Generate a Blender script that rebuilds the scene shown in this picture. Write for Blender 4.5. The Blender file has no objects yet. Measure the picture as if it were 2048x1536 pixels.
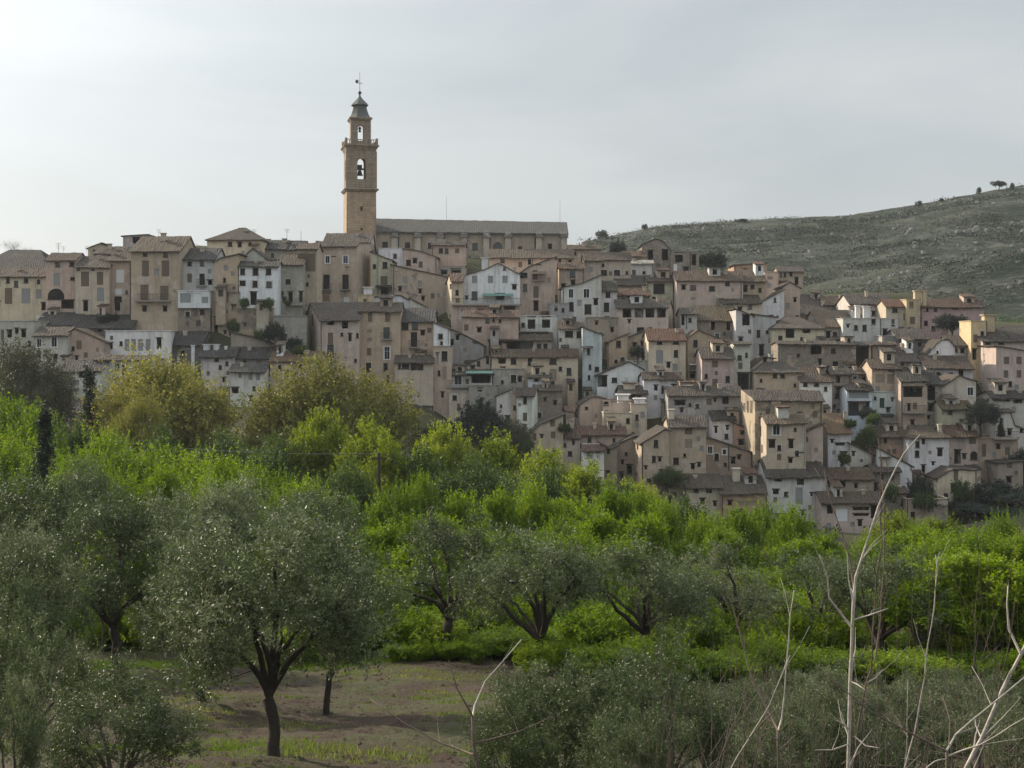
import bpy, math, random
import numpy as np
R = math.radians
C = bpy.context.scene.collection
SC = bpy.context.scene
F = 2900.0            # focal length in photo pixels (photo 2048 wide)
HY = 700.0            # horizon row in the photo

# ---------------------------------------------------------------- camera
cam_d = bpy.data.cameras.new('camera'); cam = bpy.data.objects.new('camera', cam_d); C.objects.link(cam)
cam.location = (0, 0, 0); cam.rotation_euler = (R(90), 0, 0)
cam_d.sensor_width = 36.0; cam_d.lens = 36.0 * F / 2048.0
cam_d.shift_y = -(768.0 - HY) / 2048.0
cam_d.clip_start = 0.5; cam_d.clip_end = 6000
SC.camera = cam

# ---------------------------------------------------------------- light
SUN_AZ, SUN_EL = -52.0, 27.0       # degrees left of the view axis, above the horizon
SDIR = (math.sin(R(SUN_AZ)) * math.cos(R(SUN_EL)), math.cos(R(SUN_AZ)) * math.cos(R(SUN_EL)), math.sin(R(SUN_EL)))
w = bpy.data.worlds.new('World'); SC.world = w; w.use_nodes = True
nt = w.node_tree; nt.nodes.clear()
def N(nt, t, **k):
    n = nt.nodes.new(t)
    for a, b in k.items(): setattr(n, a, b)
    return n
out = N(nt, 'ShaderNodeOutputWorld'); bg = N(nt, 'ShaderNodeBackground'); bg.inputs['Strength'].default_value = 0.10
sky = N(nt, 'ShaderNodeTexSky', sky_type='NISHITA'); sky.sun_disc = False
sky.sun_elevation = R(SUN_EL); sky.sun_rotation = R(SUN_AZ); sky.air_density = 1.0; sky.dust_density = 2.5; sky.ozone_density = 1.0
tc = N(nt, 'ShaderNodeTexCoord')
# thin high cloud: a pale veil, streaked, brighter towards the sun
mp = N(nt, 'ShaderNodeMapping'); mp.inputs['Scale'].default_value = (1.0, 1.0, 4.0); mp.inputs['Rotation'].default_value = (0, R(10), 0)
nz = N(nt, 'ShaderNodeTexNoise'); nz.inputs['Scale'].default_value = 3.2; nz.inputs['Detail'].default_value = 5.0; nz.inputs['Roughness'].default_value = 0.5
nz.inputs['Distortion'].default_value = 0.4
nt.links.new(tc.outputs['Generated'], mp.inputs['Vector']); nt.links.new(mp.outputs[0], nz.inputs['Vector'])
veil = N(nt, 'ShaderNodeMapRange'); veil.inputs[1].default_value = 0.3; veil.inputs[2].default_value = 0.7; veil.inputs[3].default_value = 0.80; veil.inputs[4].default_value = 0.97
nt.links.new(nz.outputs['Fac'], veil.inputs[0])
ccol = N(nt, 'ShaderNodeMix', data_type='RGBA')
ccol.inputs[6].default_value = (3.62, 3.93, 4.1, 1); ccol.inputs[7].default_value = (4.45, 4.72, 4.8, 1)
cst = N(nt, 'ShaderNodeMapRange'); cst.inputs[1].default_value = 0.34; cst.inputs[2].default_value = 0.66; nt.links.new(nz.outputs['Fac'], cst.inputs[0]); nt.links.new(cst.outputs[0], ccol.inputs[0])
dot = N(nt, 'ShaderNodeVectorMath', operation='DOT_PRODUCT'); dot.inputs[1].default_value = SDIR
nrm = N(nt, 'ShaderNodeVectorMath', operation='NORMALIZE')
nt.links.new(tc.outputs['Generated'], nrm.inputs[0]); nt.links.new(nrm.outputs[0], dot.inputs[0])
gl = N(nt, 'ShaderNodeMapRange'); gl.inputs[1].default_value = 0.5; gl.inputs[2].default_value = 1.0; gl.inputs[3].default_value = 0; gl.inputs[4].default_value = 1
nt.links.new(dot.outputs['Value'], gl.inputs[0])
pw = N(nt, 'ShaderNodeMath', operation='POWER'); pw.inputs[1].default_value = 2.3; nt.links.new(gl.outputs[0], pw.inputs[0])
glow = N(nt, 'ShaderNodeMath', operation='MULTIPLY_ADD'); glow.inputs[1].default_value = 1.45; glow.inputs[2].default_value = 1.0
nt.links.new(pw.outputs[0], glow.inputs[0])
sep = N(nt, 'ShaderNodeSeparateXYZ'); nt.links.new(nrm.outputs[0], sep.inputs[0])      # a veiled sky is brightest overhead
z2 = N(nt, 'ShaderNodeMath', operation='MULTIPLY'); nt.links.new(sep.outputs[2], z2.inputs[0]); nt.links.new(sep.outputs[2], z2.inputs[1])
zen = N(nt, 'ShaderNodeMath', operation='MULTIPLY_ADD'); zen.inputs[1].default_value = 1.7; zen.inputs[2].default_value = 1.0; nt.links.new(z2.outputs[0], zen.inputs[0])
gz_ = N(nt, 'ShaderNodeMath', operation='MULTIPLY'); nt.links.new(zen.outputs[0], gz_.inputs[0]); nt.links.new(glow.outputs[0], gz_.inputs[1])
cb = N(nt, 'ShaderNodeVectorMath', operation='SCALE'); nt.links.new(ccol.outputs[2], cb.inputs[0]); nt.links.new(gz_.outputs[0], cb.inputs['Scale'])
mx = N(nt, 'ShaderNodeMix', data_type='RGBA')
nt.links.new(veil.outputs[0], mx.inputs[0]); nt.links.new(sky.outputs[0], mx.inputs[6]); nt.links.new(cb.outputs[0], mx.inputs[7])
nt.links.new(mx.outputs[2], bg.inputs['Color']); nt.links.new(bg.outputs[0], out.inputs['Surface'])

sl = bpy.data.lights.new('sun', 'SUN'); sl.energy = 5.0; sl.angle = R(0.6); sl.color = (1.0, 0.86, 0.66)
so = bpy.data.objects.new('sun', sl); C.objects.link(so)
from mathutils import Vector, Matrix
so.rotation_euler = Vector(SDIR).to_track_quat('Z', 'Y').to_euler()
so.location = (-200, 200, 200)

SC.view_settings.view_transform = 'Standard'; SC.view_settings.look = 'None'
SC.view_settings.exposure = 0.42; SC.view_settings.gamma = 1.0; SC.view_settings.use_curve_mapping = False
SC.cycles.use_denoising = True
SC.cycles.max_bounces = 6; SC.cycles.diffuse_bounces = 3; SC.cycles.glossy_bounces = 2; SC.cycles.transmission_bounces = 3
SC.cycles.transparent_max_bounces = 6; SC.cycles.volume_bounces = 0
SC.cycles.caustics_reflective = False; SC.cycles.caustics_refractive = False

# ---------------------------------------------------------------- helpers
rng = np.random.default_rng(7); random.seed(7)
def at(px, py, D): return ((px - 1024.0) / F * D, D, (HY - py) / F * D)
def X_(px, D): return (px - 1024.0) / F * D
def Z_(py, D): return (HY - py) / F * D
def obj(name, V, Fc, mats=(), parent=None, mi=None, color=None, kind=None, smooth=False):
    me = bpy.data.meshes.new(name); me.from_pydata([tuple(v) for v in V], [], Fc)
    for m in mats: me.materials.append(m)
    if mi: me.polygons.foreach_set('material_index', mi)
    if smooth: me.polygons.foreach_set('use_smooth', [True] * len(me.polygons))
    me.update()
    o = bpy.data.objects.new(name, me); C.objects.link(o)
    if parent: o.parent = parent
    if color: o.color = color
    if kind: o['kind'] = kind
    return o
def mesh_np(name, V, Q, mats=(), tint=None):
    """quads/tris from arrays"""
    me = bpy.data.meshes.new(name); n = len(V); k = Q.shape[1]; m = len(Q)
    me.vertices.add(n); me.vertices.foreach_set('co', np.ascontiguousarray(V, dtype=np.float32).ravel())
    me.loops.add(m * k); me.loops.foreach_set('vertex_index', np.ascontiguousarray(Q, dtype=np.int32).ravel())
    me.polygons.add(m); me.polygons.foreach_set('loop_start', np.arange(0, m * k, k, dtype=np.int32))
    try: me.polygons.foreach_set('loop_total', np.full(m, k, dtype=np.int32))
    except Exception: pass
    for mt in mats: me.materials.append(mt)
    me.update(calc_edges=True)
    if tint is not None:
        a = me.attributes.new('tint', 'FLOAT', 'FACE'); a.data.foreach_set('value', np.ascontiguousarray(tint, dtype=np.float32))
    return me
def link(name, me, parent=None):
    o = bpy.data.objects.new(name, me); C.objects.link(o)
    if parent: o.parent = parent
    return o
def tag(o, label=None, cat=None, group=None, kind=None):
    if label: o['label'] = label
    if cat: o['category'] = cat
    if group: o['group'] = group
    if kind: o['kind'] = kind
    return o
def empty(name, loc, label, cat, group=None):
    o = bpy.data.objects.new(name, None); C.objects.link(o); o.location = loc
    o.empty_display_size = 0.5
    return tag(o, label, cat, group)
def box(V, Fc, x0, x1, y0, y1, z0, z1, M=None, base=None):
    b = len(V)
    for z in (z0, z1):
        for x, y in ((x0, y0), (x1, y0), (x1, y1), (x0, y1)): V.append((x, y, z))
    for f in ((0, 3, 2, 1), (4, 5, 6, 7), (0, 1, 5, 4), (1, 2, 6, 5), (2, 3, 7, 6), (3, 0, 4, 7)): Fc.append(tuple(b + i for i in f))
def tube(V, Fc, pts, radii, n=6, cap=True):
    """tube along a polyline"""
    pts = [Vector(p) for p in pts]; b0 = len(V)
    up = Vector((0.13, 0.31, 0.94))
    for i, p in enumerate(pts):
        t = (pts[min(i + 1, len(pts) - 1)] - pts[max(i - 1, 0)])
        if t.length < 1e-6: t = Vector((0, 0, 1))
        t.normalize(); a = t.cross(up)
        if a.length < 0.05: a = t.cross(Vector((1, 0, 0)))
        a.normalize(); c = t.cross(a)
        for k in range(n):
            an = 2 * math.pi * k / n
            V.append(tuple(p + (a * math.cos(an) + c * math.sin(an)) * radii[i]))
    for i in range(len(pts) - 1):
        for k in range(n):
            Fc.append((b0 + i * n + k, b0 + i * n + (k + 1) % n, b0 + (i + 1) * n + (k + 1) % n, b0 + (i + 1) * n + k))
    if cap:
        Fc.append(tuple(b0 + k for k in range(n))); Fc.append(tuple(b0 + (len(pts) - 1) * n + k for k in range(n)))

# ---------------------------------------------------------------- materials
def newmat(name):
    m = bpy.data.materials.new(name); m.use_nodes = True; t = m.node_tree; t.nodes.clear()
    o = N(t, 'ShaderNodeOutputMaterial'); p = N(t, 'ShaderNodeBsdfPrincipled'); t.links.new(p.outputs[0], o.inputs[0])
    p.inputs['Roughness'].default_value = 0.85; p.inputs['Specular IOR Level'].default_value = 0.25
    return m, t, p, o
def noise(t, vec, scale, detail=4, rough=0.55, dist=0.0):
    n = N(t, 'ShaderNodeTexNoise'); n.inputs['Scale'].default_value = scale; n.inputs['Detail'].default_value = detail
    n.inputs['Roughness'].default_value = rough; n.inputs['Distortion'].default_value = dist
    if vec: t.links.new(vec, n.inputs['Vector'])
    return n.outputs['Fac']
def mrange(t, v, a, b, c, d):
    n = N(t, 'ShaderNodeMapRange'); t.links.new(v, n.inputs[0])
    for i, x in enumerate((a, b, c, d)): n.inputs[i + 1].default_value = x
    return n.outputs[0]
def mixc(t, f, a, b, mode='MIX'):
    n = N(t, 'ShaderNodeMix', data_type='RGBA', blend_type=mode)
    for s, v in ((0, f), (6, a), (7, b)):
        if isinstance(v, (int, float)): n.inputs[s].default_value = v
        elif isinstance(v, tuple): n.inputs[s].default_value = v if len(v) == 4 else v + (1,)
        else: t.links.new(v, n.inputs[s])
    return n.outputs[2]
def math_(t, op, a, b):
    n = N(t, 'ShaderNodeMath', operation=op)
    for i, v in enumerate((a, b)):
        if isinstance(v, (int, float)): n.inputs[i].default_value = v
        else: t.links.new(v, n.inputs[i])
    return n.outputs[0]
def bump(t, p, h, s, d):
    b = N(t, 'ShaderNodeBump'); b.inputs['Strength'].default_value = s; b.inputs['Distance'].default_value = d
    t.links.new(h, b.inputs['Height']); t.links.new(b.outputs[0], p.inputs['Normal'])
def ocoord(t, off=True):
    tc = N(t, 'ShaderNodeTexCoord')
    if not off: return tc.outputs['Object'], None
    oi = N(t, 'ShaderNodeObjectInfo'); ad = N(t, 'ShaderNodeVectorMath', operation='ADD')
    sc = math_(t, 'MULTIPLY', oi.outputs['Random'], 97.0)
    t.links.new(tc.outputs['Object'], ad.inputs[0]); t.links.new(sc, ad.inputs[1])
    return ad.outputs[0], oi

def wall_mat():
    m, t, p, o = newmat('plaster'); v, oi = ocoord(t)
    big = noise(t, v, 0.22, 4, 0.6, 0.8); med = noise(t, v, 0.9, 5, 0.6); fine = noise(t, v, 6.0, 3, 0.6)
    st = N(t, 'ShaderNodeMapping'); st.inputs['Scale'].default_value = (1.6, 1.6, 0.18); t.links.new(v, st.inputs['Vector'])
    streak = noise(t, st.outputs[0], 1.0, 5, 0.65)
    col = mixc(t, 1.0, oi.outputs['Color'], mixc(t, med, (0.66, 0.65, 0.645), (1.2, 1.19, 1.17)), 'MULTIPLY')
    col = mixc(t, mrange(t, streak, 0.48, 0.72, 0.0, 0.5), col, (0.20, 0.18, 0.155))
    pat = mrange(t, noise(t, v, 0.55, 5, 0.6, 0.6), 0.58, 0.63, 0.0, 0.55)       # newer, paler render patches
    col = mixc(t, pat, col, mixc(t, 0.5, oi.outputs['Color'], (0.62, 0.60, 0.57)))
    # fallen plaster showing rubble stone; how much comes from the object's colour alpha
    vo = N(t, 'ShaderNodeTexVoronoi'); vo.inputs['Scale'].default_value = 2.6; t.links.new(v, vo.inputs['Vector'])
    stone = mixc(t, vo.outputs['Color'], (0.15, 0.125, 0.10), (0.31, 0.265, 0.215))
    stone = mixc(t, 0.35, stone, mixc(t, fine, (0.1, 0.085, 0.07), (0.34, 0.29, 0.24)))
    thr = math_(t, 'SUBTRACT', 0.78, math_(t, 'MULTIPLY', oi.outputs['Alpha'], 0.50))
    cov = math_(t, 'SUBTRACT', math_(t, 'ADD', math_(t, 'MULTIPLY', big, 0.75), math_(t, 'MULTIPLY', med, 0.25)), thr)
    cov = mrange(t, cov, 0.0, 0.035, 0.0, 0.92)
    col = mixc(t, cov, col, stone)
    col = mixc(t, mrange(t, fine, 0.3, 0.8, 0.25, 0.0), col, (0.12, 0.105, 0.09))
    t.links.new(col, p.inputs['Base Color']); p.inputs['Roughness'].default_value = 0.92
    h = math_(t, 'ADD', math_(t, 'MULTIPLY', fine, 0.5), math_(t, 'MULTIPLY', math_(t, 'MULTIPLY', vo.outputs['Distance'], cov), -1.2))
    bump(t, p, h, 0.5, 0.08)
    return m
def roof_mat():
    m, t, p, o = newmat('roof_tiles'); v, oi = ocoord(t)
    uv = N(t, 'ShaderNodeUVMap'); sp = N(t, 'ShaderNodeSeparateXYZ'); t.links.new(uv.outputs[0], sp.inputs[0])
    wob = math_(t, 'MULTIPLY', noise(t, v, 0.8, 3, .6), 1.1)
    wv = math_(t, 'SINE', math_(t, 'MULTIPLY', math_(t, 'ADD', sp.outputs[0], wob), 2 * math.pi / 0.40), 0.0)
    rows = math_(t, 'FRACT', math_(t, 'MULTIPLY', sp.outputs[1], 1 / 0.45), 0.0)
    cell = N(t, 'ShaderNodeTexVoronoi'); cell.inputs['Scale'].default_value = 2.4; t.links.new(v, cell.inputs['Vector'])
    big = noise(t, v, 0.35, 4, 0.6, 0.5); fine = noise(t, v, 3.2, 4, 0.6)
    col = mixc(t, 1.0, oi.outputs['Color'], mixc(t, cell.outputs['Color'], (0.72, 0.70, 0.70), (1.25, 1.2, 1.15)), 'MULTIPLY')
    col = mixc(t, mrange(t, big, 0.5, 0.72, 0, 0.6), col, (0.10, 0.098, 0.072))     # lichen
    col = mixc(t, mrange(t, fine, 0.55, 0.8, 0, 0.5), col, (0.19, 0.165, 0.14))
    col = mixc(t, mrange(t, wv, -1.0, -0.3, 0.16, 0.0), col, (0.04, 0.036, 0.033))  # gaps between the tile rows
    t.links.new(col, p.inputs['Base Color']); p.inputs['Roughness'].default_value = 0.9
    h = math_(t, 'ADD', math_(t, 'MULTIPLY', wv, 0.5), math_(t, 'MULTIPLY', rows, 0.35)); bump(t, p, math_(t, 'ADD', h, fine), 0.7, 0.12)
    return m
def flat_mat(name, c, rough=0.85, var=0.25, scale=3.0, spec=0.25, bs=0.0):
    m, t, p, o = newmat(name); v, oi = ocoord(t)
    n = noise(t, v, scale, 4, 0.6)
    t.links.new(mixc(t, n, tuple(x * (1 - var) for x in c), tuple(min(1, x * (1 + var)) for x in c)), p.inputs['Base Color'])
    p.inputs['Roughness'].default_value = rough; p.inputs['Specular IOR Level'].default_value = spec
    if bs: bump(t, p, n, bs, 0.05)
    return m
M_wall = wall_mat(); M_roof = roof_mat()
M_glass = flat_mat('window_glass', (0.012, 0.012, 0.013), 0.35, 0.3, 1.5, 0.12)
M_glass2 = flat_mat('bright_window_glass', (0.03, 0.032, 0.036), 0.08, 0.2, 1.5, 0.6)
M_wood = flat_mat('old_wood', (0.05, 0.035, 0.027), 0.8, 0.35, 5)
M_shut = flat_mat('brown_shutter', (0.15, 0.115, 0.085), 0.7, 0.25, 6)
M_green = flat_mat('green_paint', (0.025, 0.06, 0.055), 0.6, 0.3, 4)
M_grey = flat_mat('grey_blind', (0.26, 0.27, 0.27), 0.6, 0.15, 3)
M_white = flat_mat('white_paint', (0.66, 0.67, 0.68), 0.7, 0.08, 3)
M_brick = flat_mat('blocked_masonry', (0.26, 0.21, 0.17), 0.95, 0.3, 2.5, bs=0.4)
M_iron = flat_mat('dark_iron', (0.03, 0.03, 0.033), 0.6, 0.2, 4)
M_slab = flat_mat('balcony_concrete', (0.27, 0.25, 0.23), 0.9, 0.2, 2)
def stone_mat(name, c):
    m, t, p, o = newmat(name); v, oi = ocoord(t); s = N(t, 'ShaderNodeSeparateXYZ'); tcx = N(t, 'ShaderNodeTexCoord'); t.links.new(tcx.outputs['Object'], s.inputs[0])
    cx = N(t, 'ShaderNodeCombineXYZ'); t.links.new(math_(t, 'ADD', s.outputs[0], s.outputs[1]), cx.inputs[0]); t.links.new(s.outputs[2], cx.inputs[1])
    br = N(t, 'ShaderNodeTexBrick'); br.inputs['Scale'].default_value = 1.0; br.inputs['Brick Width'].default_value = 1.1; br.inputs['Row Height'].default_value = .5; br.inputs['Mortar Size'].default_value = .03
    k = lambda f: tuple(x * f for x in c) + (1,)
    br.inputs['Color1'].default_value = k(.82); br.inputs['Color2'].default_value = k(1.15); br.inputs['Mortar'].default_value = k(.6); t.links.new(cx.outputs[0], br.inputs['Vector'])
    st = N(t, 'ShaderNodeMapping'); st.inputs['Scale'].default_value = (1.3, 1.3, .12); t.links.new(v, st.inputs['Vector'])
    col = mixc(t, 1.0, br.outputs['Color'], mixc(t, noise(t, v, .45, 5, .65), (.68, .68, .68), (1.25, 1.24, 1.22)), 'MULTIPLY')
    col = mixc(t, mrange(t, noise(t, st.outputs[0], 1.0, 5, .65), .48, .7, 0, .55), col, (.10, .088, .075))
    t.links.new(col, p.inputs['Base Color']); p.inputs['Roughness'].default_value = .92; bump(t, p, br.outputs['Fac'], -.5, .05); return m
M_stone = stone_mat('ashlar_stone', (0.40, 0.29, 0.20))
M_darkst = stone_mat('weathered_stone', (0.29, 0.228, 0.168))
M_slate = flat_mat('glazed_tiles', (0.075, 0.085, 0.082), 0.6, 0.3, 2.0)
M_bronze = flat_mat('bell_bronze', (0.025, 0.025, 0.025), 0.5, 0.2, 2)
M_cloth = flat_mat('green_awning', (0.12, 0.23, 0.19), 0.8, 0.15, 2)
M_cloth2 = flat_mat('white_canopy', (0.70, 0.66, 0.60), 0.8, 0.08, 2)
M_cable = flat_mat('cable_rubber', (0.025, 0.025, 0.025), 0.7, 0.1, 2)
# ---------------------------------------------------------------- houses
COL = dict(W=(0.80, 0.805, 0.81), L=(0.61, 0.60, 0.575), B=(0.535, 0.455, 0.365), T=(0.50, 0.40, 0.30), P=(0.57, 0.455, 0.39), R=(0.47, 0.295, 0.24),
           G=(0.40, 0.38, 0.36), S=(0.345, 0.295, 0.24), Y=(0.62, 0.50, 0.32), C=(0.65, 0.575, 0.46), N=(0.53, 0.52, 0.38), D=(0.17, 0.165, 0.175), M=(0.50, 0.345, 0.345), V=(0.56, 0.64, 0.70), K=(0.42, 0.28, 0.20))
RCOL = {k: tuple(x * y for x, y in zip(v, (.36, .335, .31))) for k, v in dict(k=(0.165, 0.145, 0.132), r=(0.235, 0.145, 0.112), s=(0.115, 0.115, 0.125), b=(0.205, 0.165, 0.132), m=(0.15, 0.142, 0.10), t=(0.29, 0.235, 0.18), w=(0.8, 0.8, 0.8), d=(0.09, 0.085, 0.086)).items()}
anchors = []     # ground points under the houses
def depth_of(x, yb):
    d = 195 + 0.17 * (1050 - yb)
    k = min(1, max(0, (x - 560) / 140.0)); return d * (0.86 + 0.14 * k)
def ray_on(px, py, P, Q):
    """where the sight line of a photo pixel meets the vertical plane through P-Q: distance along it and height"""
    a = (px - 1024.0) / F; ux, uy = Q[0] - P[0], Q[1] - P[1]; L = math.hypot(ux, uy)
    den = a * uy - ux
    t = (P[0] * uy - P[1] * ux) / (a * uy - ux) if abs(den) > 1e-9 else P[1]
    s = ((a * t - P[0]) * ux + (t - P[1]) * uy) / L
    return s, (HY - py) / F * t
def interp(prof, s):
    for (a, za), (b, zb) in zip(prof, prof[1:]):
        if s <= b + 1e-9: return za + (zb - za) * (0 if b - a < 1e-9 else (s - a) / (b - a))
    return prof[-1][1]
def panel(V, Fc, P, Q, zb, prof, holes, inward, depth=0.3):
    L = math.hypot(Q[0] - P[0], Q[1] - P[1]); u = ((Q[0] - P[0]) / L, (Q[1] - P[1]) / L)
    n = (-u[1], u[0])
    if n[0] * inward[0] + n[1] * inward[1] < 0: n = (-n[0], -n[1])
    def pt(s, z, d=0.0): return (P[0] + u[0] * s + n[0] * d, P[1] + u[1] * s + n[1] * d, z)
    def face(*ps):
        b = len(V); V.extend(ps); Fc.append(tuple(range(b, b + len(ps))))
    ok = []
    for h in holes:
        s0, s1, z0, z1 = h[:4]; top = min(interp(prof, s0), interp(prof, s1)) - 0.06
        s0 = max(s0, 0.05); s1 = min(s1, L - 0.05); z1 = min(z1, top); z0 = max(z0, zb + 0.05)
        if s1 - s0 < 0.1 or z1 - z0 < 0.1: continue
        if any(s0 < o[1] + .02 and s1 > o[0] - .02 and z0 < o[3] + .02 and z1 > o[2] - .02 for o in ok): continue
        ok.append((s0, s1, z0, z1) + tuple(h[4:]))
    cuts = sorted(set([round(p[0], 4) for p in prof] + [round(x, 4) for h in ok for x in h[:2]]))
    for a, b in zip(cuts, cuts[1:]):
        if b - a < 1e-4: continue
        mid = (a + b) / 2; hs = sorted([h for h in ok if h[0] - 1e-3 < mid < h[1] + 1e-3], key=lambda h: h[2]); cur = zb
        for h in hs:
            face(pt(a, cur), pt(b, cur), pt(b, h[2]), pt(a, h[2])); cur = h[3]
        face(pt(a, cur), pt(b, cur), pt(b, interp(prof, b)), pt(a, interp(prof, a)))
    for h in ok:
        s0, s1, z0, z1 = h[:4]
        for A, B in (((s0, z0), (s1, z0)), ((s1, z0), (s1, z1)), ((s1, z1), (s0, z1)), ((s0, z1), (s0, z0))):
            face(pt(*A), pt(*B), pt(B[0], B[1], depth), pt(A[0], A[1], depth))
        if h[4] == 'a':      # arched head: fill the corners
            r = (s1 - s0) / 2; cx = (s0 + s1) / 2; cz = z1 - r
            for sg in (-1, 1):
                arc = [(cx + sg * r * math.sin(R(k)), cz + r * math.cos(R(k))) for k in (0, 18, 36, 54, 72, 90)]
                for d in (0.0, ):
                    face(pt(cx + sg * r, z1, d), *[pt(x, z, d) for x, z in arc])
                for (xa, za), (xb, zb2) in zip(arc, arc[1:]):
                    face(pt(xa, za), pt(xb, zb2), pt(xb, zb2, depth), pt(xa, za, depth))
    return ok, pt, u, n
def plate(V, Fc, UV, a, b, c, d, th=0.16, nu=7, nv=3, jit=0.05):
    """tiled roof plane a-b (eave), d-c (ridge): a bent sheet with thickness"""
    a, b, c, d = map(Vector, (a, b, c, d)); i0 = len(V); Lu = (b - a).length; Lv = (d - a).length
    rr = random.Random(int(abs(a.x * 31 + a.y * 17 + a.z * 7) * 100))
    for lay in (0, 1):
        rr2 = random.Random(5)
        for j in range(nv + 1):
            for i in range(nu + 1):
                p = a.lerp(b, i / nu).lerp(d.lerp(c, i / nu), j / nv); p = p.copy()
                if lay == 0: p.z += rr.uniform(-jit, jit)
                else: p.z = V[i0 + j * (nu + 1) + i][2] - th
                V.append(tuple(p)); UV.append((i / nu * Lu, j / nv * Lv))
    st = (nu + 1) * (nv + 1)
    g = lambda l, i, j: i0 + l * st + j * (nu + 1) + i
    for j in range(nv):
        for i in range(nu):
            Fc.append((g(0, i, j), g(0, i + 1, j), g(0, i + 1, j + 1), g(0, i, j + 1)))
            Fc.append((g(1, i, j), g(1, i, j + 1), g(1, i + 1, j + 1), g(1, i + 1, j)))
    for i in range(nu):
        Fc.append((g(0, i, 0), g(1, i, 0), g(1, i + 1, 0), g(0, i + 1, 0))); Fc.append((g(0, i, nv), g(0, i + 1, nv), g(1, i + 1, nv), g(1, i, nv)))
    for j in range(nv):
        Fc.append((g(0, 0, j), g(0, 0, j + 1), g(1, 0, j + 1), g(1, 0, j))); Fc.append((g(0, nu, j), g(1, nu, j), g(1, nu, j + 1), g(0, nu, j + 1)))
def set_uv(o, UV):
    me = o.data; l = me.uv_layers.new(name='UVMap'); vi = np.zeros(len(me.loops), np.int32); me.loops.foreach_get('vertex_index', vi)
    l.data.foreach_set('uv', np.array(UV, np.float32)[vi].ravel())
def jitc(c, j=0.07, a=1.0):
    k = 1 + random.uniform(-j, j); return (c[0] * k, c[1] * k * (1 + random.uniform(-.02, .02)), c[2] * k * (1 + random.uniform(-.03, .03)), a)

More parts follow.
